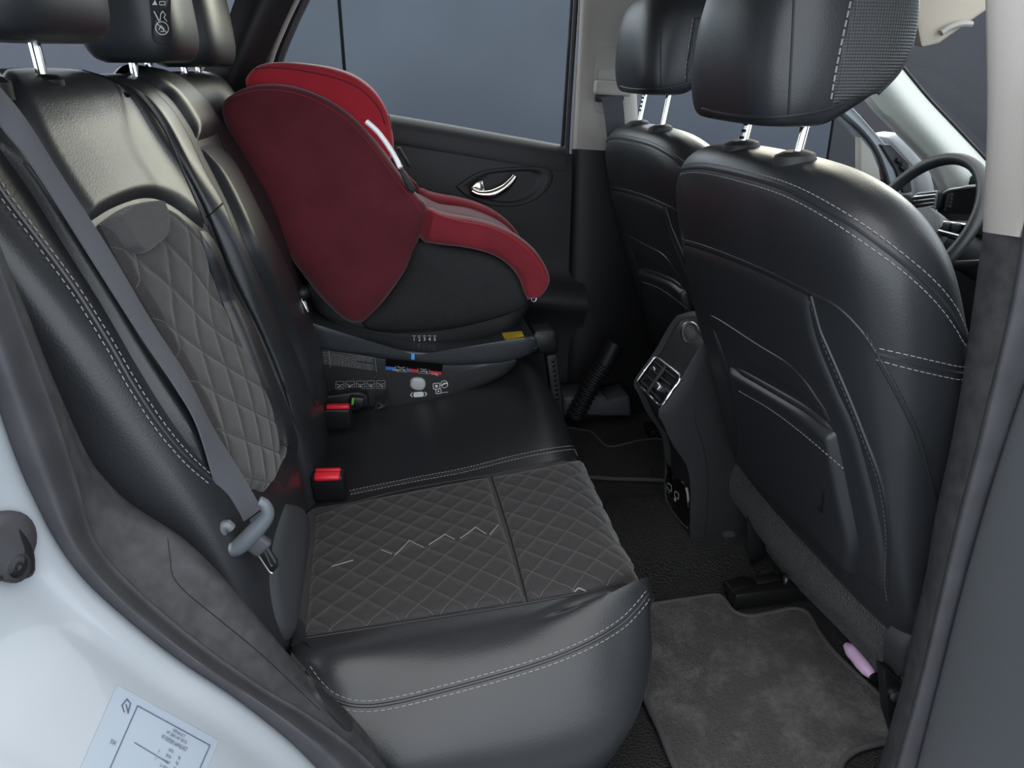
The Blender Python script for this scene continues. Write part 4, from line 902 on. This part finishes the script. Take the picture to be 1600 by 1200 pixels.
# ================================================================ CHILD SEAT
YM = .42
ch = T('child_restraint', 'wine red child car seat on a black swivel base strapped to the rear bench', 'child seat', (.05, YM, .27))
def mir(vf): return [V((p.x, 2*YM-p.y, p.z)) for p in vf[0]], [f[::-1] for f in vf[1]]
wing = [(347, 168), (362, 148), (400, 133), (450, 134), (500, 150), (545, 178), (590, 224), (625, 272), (652, 305), (668, 325), (656, 368), (634, 420), (603, 464), (578, 494), (560, 503), (538, 497), (508, 470), (480, 436), (450, 395), (420, 345), (390, 285), (360, 215)]
ctr = (500, 320)
wv = slab(wing, .275, .30, .055, .012, 110, 2.4, ctr, 16)
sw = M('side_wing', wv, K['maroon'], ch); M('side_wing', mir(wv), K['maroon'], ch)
wk = bvh(sw)
M('wing_piping', tube(cline(wk, [(360, 152), (400, 141), (450, 143), (497, 159), (542, 188), (585, 234), (618, 280), (645, 312), (660, 332)], 70, .0002), .0016, 6), K['maroonlit'], sw)
M('back_shell', slab([(352, 185), (372, 160), (420, 145), (480, 160), (540, 200), (600, 270), (640, 320), (660, 400), (620, 470), (560, 500), (510, 470), (450, 395), (390, 280)], .30, .54, .004, .004, 80, 4, ctr), K['shell'], ch)
hd = [(384, 131), (390, 114), (408, 101), (440, 97), (480, 100), (520, 107), (555, 120), (585, 143), (604, 172), (612, 200), (614, 236), (596, 262), (540, 240), (460, 190), (400, 155)]
hdo = M('headrest', slab(hd, .325, .515, .030, .03, 90, 2.6, (510, 170)), K['red'], ch)
hk2 = bvh(hdo)
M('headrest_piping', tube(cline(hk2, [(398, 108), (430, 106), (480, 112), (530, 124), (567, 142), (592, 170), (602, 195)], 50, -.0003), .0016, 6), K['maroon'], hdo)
M('headrest_clip', box(at(609, 191, y=.33), (.006, .02, .03), rotm('Y', -10), .002), K['plasticdk'], hdo)
arm = [(668, 323), (684, 333), (710, 340), (745, 346), (780, 356), (812, 372), (838, 394), (855, 420), (859, 440), (850, 456), (826, 470), (819, 455), (812, 436), (795, 415), (760, 396), (700, 386), (655, 380)]
av = slab(arm, .265, .31, .028, .02, 90, 2.4, (765, 378), 10)
# a bent band: domed across its width instead of from one centre
def band(outer, inner, y0, y1, h, n=50, m=10):
    A, B = cr(ats(outer, y=y0), n), cr(ats(inner, y=y0), n); G = []
    for j in range(m*2):
        an = 2*math.pi*j/(2*m); c, s_ = math.cos(an), math.sin(an); row = []
        c_ = math.copysign(abs(c)**.6, c); s__ = math.copysign(abs(s_)**.7, s_)
        for i in range(n):
            e = min(1, min(i, n-1-i)/4+.25)
            mid = (A[i]+B[i])/2; hv = (A[i]-B[i])/2; p = mid+hv*c_*(e**.3); p = V((p.x, (y0+y1)/2-((y1-y0)/2+h)*s__*e, p.z)); row.append(p)
        G.append(row)
    G.append(G[0]); return gmesh(G)
ao = [(664, 318), (684, 332), (710, 339), (745, 345), (780, 355), (812, 371), (838, 393), (855, 419), (860, 442), (846, 462), (828, 471)]
ai = [(652, 381), (668, 381), (690, 384), (725, 388), (760, 396), (785, 408), (803, 424), (813, 441), (818, 455), (821, 463), (824, 470)]
arv = band(ao, ai, .255, .30, .015)
ar = M('side_arm', arv, K['maroonlit'], ch); M('side_arm', mir(arv), K['maroonlit'], ch)
M('arm_piping', tube(cline(bvh(ar), [(672, 330), (690, 338), (720, 346), (760, 354), (795, 369), (825, 391), (845, 418), (852, 440)], 50, 0), .0018, 6), K['red'], ar)
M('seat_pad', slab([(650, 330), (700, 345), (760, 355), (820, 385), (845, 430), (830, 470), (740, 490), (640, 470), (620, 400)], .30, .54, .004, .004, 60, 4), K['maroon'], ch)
mp_ = M('mesh_side', slab([(650, 378), (700, 384), (760, 395), (796, 415), (814, 440), (823, 472), (795, 489), (740, 504), (680, 514), (610, 517), (565, 506), (600, 468), (632, 422)], .272, .30, .035, .01, 80, 2.6, (710, 450)), K['mesh'], ch)
bw = M('swivel_shell', slab([(480, 440), (560, 420), (700, 420), (815, 440), (830, 468), (815, 498), (790, 522), (740, 540), (680, 547), (610, 543), (550, 527), (508, 500), (486, 470)], .285, .555, .018, .018, 90, 3.2, (660, 480)), K['shell'], ch)
M('shell_edge', tube(cline(bvh(bw), [(500, 488), (560, 510), (620, 520), (700, 514), (780, 495), (815, 480)], 40, 0), .0016, 6), K['plasticdk'], bw)
ld = M('base_deck', slab([(470, 500), (520, 518), (580, 535), (650, 546), (720, 547), (775, 538), (812, 526), (836, 526), (836, 546), (815, 558), (780, 566), (700, 570), (620, 563), (540, 550), (470, 538)], .215, .625, .012, .012, 90, 3, (650, 552)), K['shellgrey'], ch)
bs_ = M('base_body', slab([(470, 530), (560, 545), (660, 560), (760, 564), (808, 558), (790, 584), (745, 606), (690, 628), (640, 641), (590, 640), (540, 630), (470, 626)], .225, .615, .008, .008, 90, 5, (640, 600)), K['shell'], ch)
bk_ = bvh(bs_, ld)
# support leg
M('leg_housing', prism(ats([(829, 528), (835, 520), (866, 519), (873, 530), (873, 553), (832, 554)], y=.37), (0, .07, 0), .008, 3), K['shell'], ch)
M('leg_cap', prism(ats([(832, 527), (836, 519), (866, 517), (871, 526)], y=.372), (0, .066, 0), .004, 3), K['shellgrey'], ch)
M('pivot', lathe([(.009, 0), (.009, .003), (.006, .004), (.004, .001)], at(837, 547, y=.369), (0, -1, 0), 18), K['gloss'], ch)
lt, lb = at(860, 552, y=.39), V((.45, .40, .016))
lg = M('support_leg', box((lt+lb)/2, (.026, .036, (lt-lb).length), frame(V((1, 0, .14)), (0, 1, 0)), .004), K['plastic'], ch)
dl = (lb-lt)
for k in range(9): M('leg_hole', box(lt+dl*(.05+.045*k)+V((.001, -.0175, 0)), (.007, .004, .008), None, .001), K['gloss'], lg)
M('foot', box((.45, .40, .012), (.07, .07, .020), None, .006), K['plasticdk'], lg)
# isofix arm with its green tell-tale, and the carry lever
M('isofix_arm', prism(ats([(480, 628), (500, 620), (560, 612), (574, 618), (578, 634), (560, 642), (480, 650)], y=.19), (0, .03, 0), .005), K['plasticdk'], ch)
M('isofix_head', box(at(558, 626, y=.183), (.030, .02, .022), rotm('Y', 10), .004), K['shell'], ch)
M('tell_tale', box(at(551, 627, y=.172), (.006, .006, .016), rotm('Y', 10), .002), K['green'], ch)
M('release_lever', tube(cr(ats([(586, 640), (590, 628), (598, 634), (608, 620), (604, 632), (590, 638)], y=.19), 20), .0035, 8), K['shellgrey'], ch)
# labels and controls on the base
def D(vf, o, ax, ay, m, name, off=.001, par=ch, tree=None, stuff=True):
    o_ = M(name, decal(tree or bk_, vf, o, ax, ay, off), K[m], par)
    if stuff: prop(o_, kind='stuff')
    return o_
tl = []
for k in range(8):
    x = -40
    while x < 38:
        w = random.uniform(3, 9); tl.append(rect2(x, -9+2.5*k+random.uniform(-.1, .1), min(x+w, 38), -9+2.5*k+.55)); x += w+1
        if k in (3,) and x > 10: break
tl.append(line2([(-40, -11.5), (40, -11.5), (42, -10), (42, 11)], .5)); tl.append(line2([(-30, -13), (-30, 13)], .6))
D(joinvf(*tl), (545, 564), (1, .13), (.12, 1), 'print', 'warning_text')
pz = []
for k in range(5):
    x = -33+16*k; rr = rrect2(x-6.5, -6, x+6.5, 6, 1.5); pz.append(line2(rr+[rr[0]], .5)); pz.append(line2([(x-5, -2), (x-1, 0+k % 2), (x+5, -1)], .9)); pz.append(line2([(x-4, 3), (x, 1.5), (x+4, 3.2)], .8)); pz.append(circ2(x-2+k, 3, 1.3))
D(joinvf(*pz), (564, 601), (1, -.02), (0, 1), 'print', 'pictogram_row')
dec = lambda u0, v0, u1, v1: rect2(u0, v0, u1, v1, 6)
D(dec(-44, -8, 44, 5), (647, 572), (1, .10), (-.1, 1), 'gloss', 'label_ground', .0015, stuff=False)
D(dec(-44, 4, -6, 9), (647, 572), (1, .10), (-.1, 1), 'blue', 'blue_band', .003, stuff=False)
D(dec(-6, 4, 43, 9), (647, 572), (1, .10), (-.1, 1), 'redprint', 'red_band', .003, stuff=False)
D(rect2(-2.6, -17, 2.6, -8, 2), (645, 569), (1, .1), (0, 1), 'sky', 'pointer_mark', .002, stuff=False)
D(rect2(-2.6, -8, 2.6, -1, 2), (645, 569), (1, .1), (0, 1), 'redprint', 'pointer_mark', .002, stuff=False)
for cx, cy in ((627, 573), (662, 576)):
    rr = rrect2(-9, -6.5, 9, 6.5, 2)
    D(([V((a, b, 0)) for a, b in rr], [tuple(range(len(rr)))]), (cx, cy), (1, .1), (-.1, 1), 'gloss', 'seat_icon_ground', .0036, stuff=False)
    D(joinvf(line2(rr+[rr[0]], .7), line2([(-6, -4), (0, -5), (5, -1), (0, 1), (-6, -1)], 1), line2([(-5, 4), (5, 3)], 1.2), circ2(5, 4, 1.6)), (cx, cy), (1, .1), (-.1, 1), 'print', 'seat_icon', .0042)
for s_, o in (('0-18kg', (618, 577.5)), ('0-13kg', (679, 583.5))):
    D(([V((p.x, -p.y, 0)) for p in textvf(s_, 1)[0]], textvf(s_, 1)[1]), o, (3.6, .36), (-.4, 4.5), 'printw', 'band_text', .0038)
bt_ = [(641, 594), (646, 590), (658, 590), (664, 595), (664, 604), (658, 609), (647, 608), (641, 603)]
M('grey_button', ringpatch(bk_, bt_, [(1, 0), (.97, .004), (.85, .006), (.5, .007), (.02, .007)], 36), K['greybtn'], ch)
rr = rrect2(-8, -4, 8, 4, 2.5)
D(joinvf(([V((a, b, 0)) for a, b in rr], [tuple(range(len(rr)))]), line2([(-10, -3), (-12.5, 0), (-10, 3)], 1.3), line2([(10, -3), (12.5, 0), (10, 3)], 1.3)), (654, 616), (1, -.05), (0, 1), 'printw', 'swivel_symbol', .0012)
rr = rrect2(-5, -4.5, 5, 4.5, 1.5); r2p = rrect2(-4, -3.5, 4, 3.5, 1)
D(joinvf(line2(rr+[rr[0]], 1), rect2(-2, -2, 2, 2)), (682, 603), (1, -.1), (.1, 1), 'printw', 'instruction_symbol', .0012)
D(joinvf(circ2(0, 0, 5.5, .9), line2([(-3, 1), (0, -1), (4, -1)], 2.4)), (694, 600), (1, -.1), (.1, 1), 'printw', 'instruction_symbol', .0012)
D(joinvf(line2(r2p+[r2p[0]], 1), circ2(0, 0, 1.4), rect2(5, 2.4, 15, 3.1)), (685, 611), (1, -.1), (.1, 1), 'printw', 'instruction_symbol', .0012)
bwk = bvh(bw); nv_ = []
for k, dgt in enumerate('12345'):
    v, f = textvf(dgt, 1); nv_.append(([V((p.x*8+k*8-16, -p.y*8+2, 0)) for p in v], f)); nv_.append(rect2(k*8-18.5, -3.6, k*8-13.5, -2.9))
D(joinvf(*nv_), (663, 527), (1, 0), (0, 1), 'printw', 'recline_numbers', .004, tree=bwk)
gx = [(784+i*31/6+j*5/3, 521-i*3/6+j*11/3) for j in range(4) for i in range(7)]
ylv = ([V((u, v, 0)) for u, v in gx], [(j*7+i, j*7+i+1, j*7+i+8, j*7+i+7) for j in range(3) for i in range(6)])
M('yellow_label', decal(bvh(ld, bw), ylv, (0, 0), (1, 0), (0, 1), .0015), K['yellow'], ch)
# white care strip and black tag on the wing edge, ring under the arm
M('care_strip', tube(cline(wk, [(573, 190), (592, 208), (612, 236), (626, 262)], 16, .001), .0036, 8), K['printw'], ch)
M('black_tag', prism(ats([(621, 262), (627, 260), (650, 296), (646, 303), (638, 298)], y=.235), (0, .012, 0), .002), K['plasticdk'], ch)
M('far_tag', prism(ats([(620, 232), (625, 230), (642, 258), (638, 262)], y=.50), (0, .012, 0), .002), K['plasticdk'], ch)
M('ring', tube([at(834+4*math.cos(a*.7), 467+4*math.sin(a*.7), y=.255) for a in range(9)], .0014, 6, True), K['chrome'], ch)
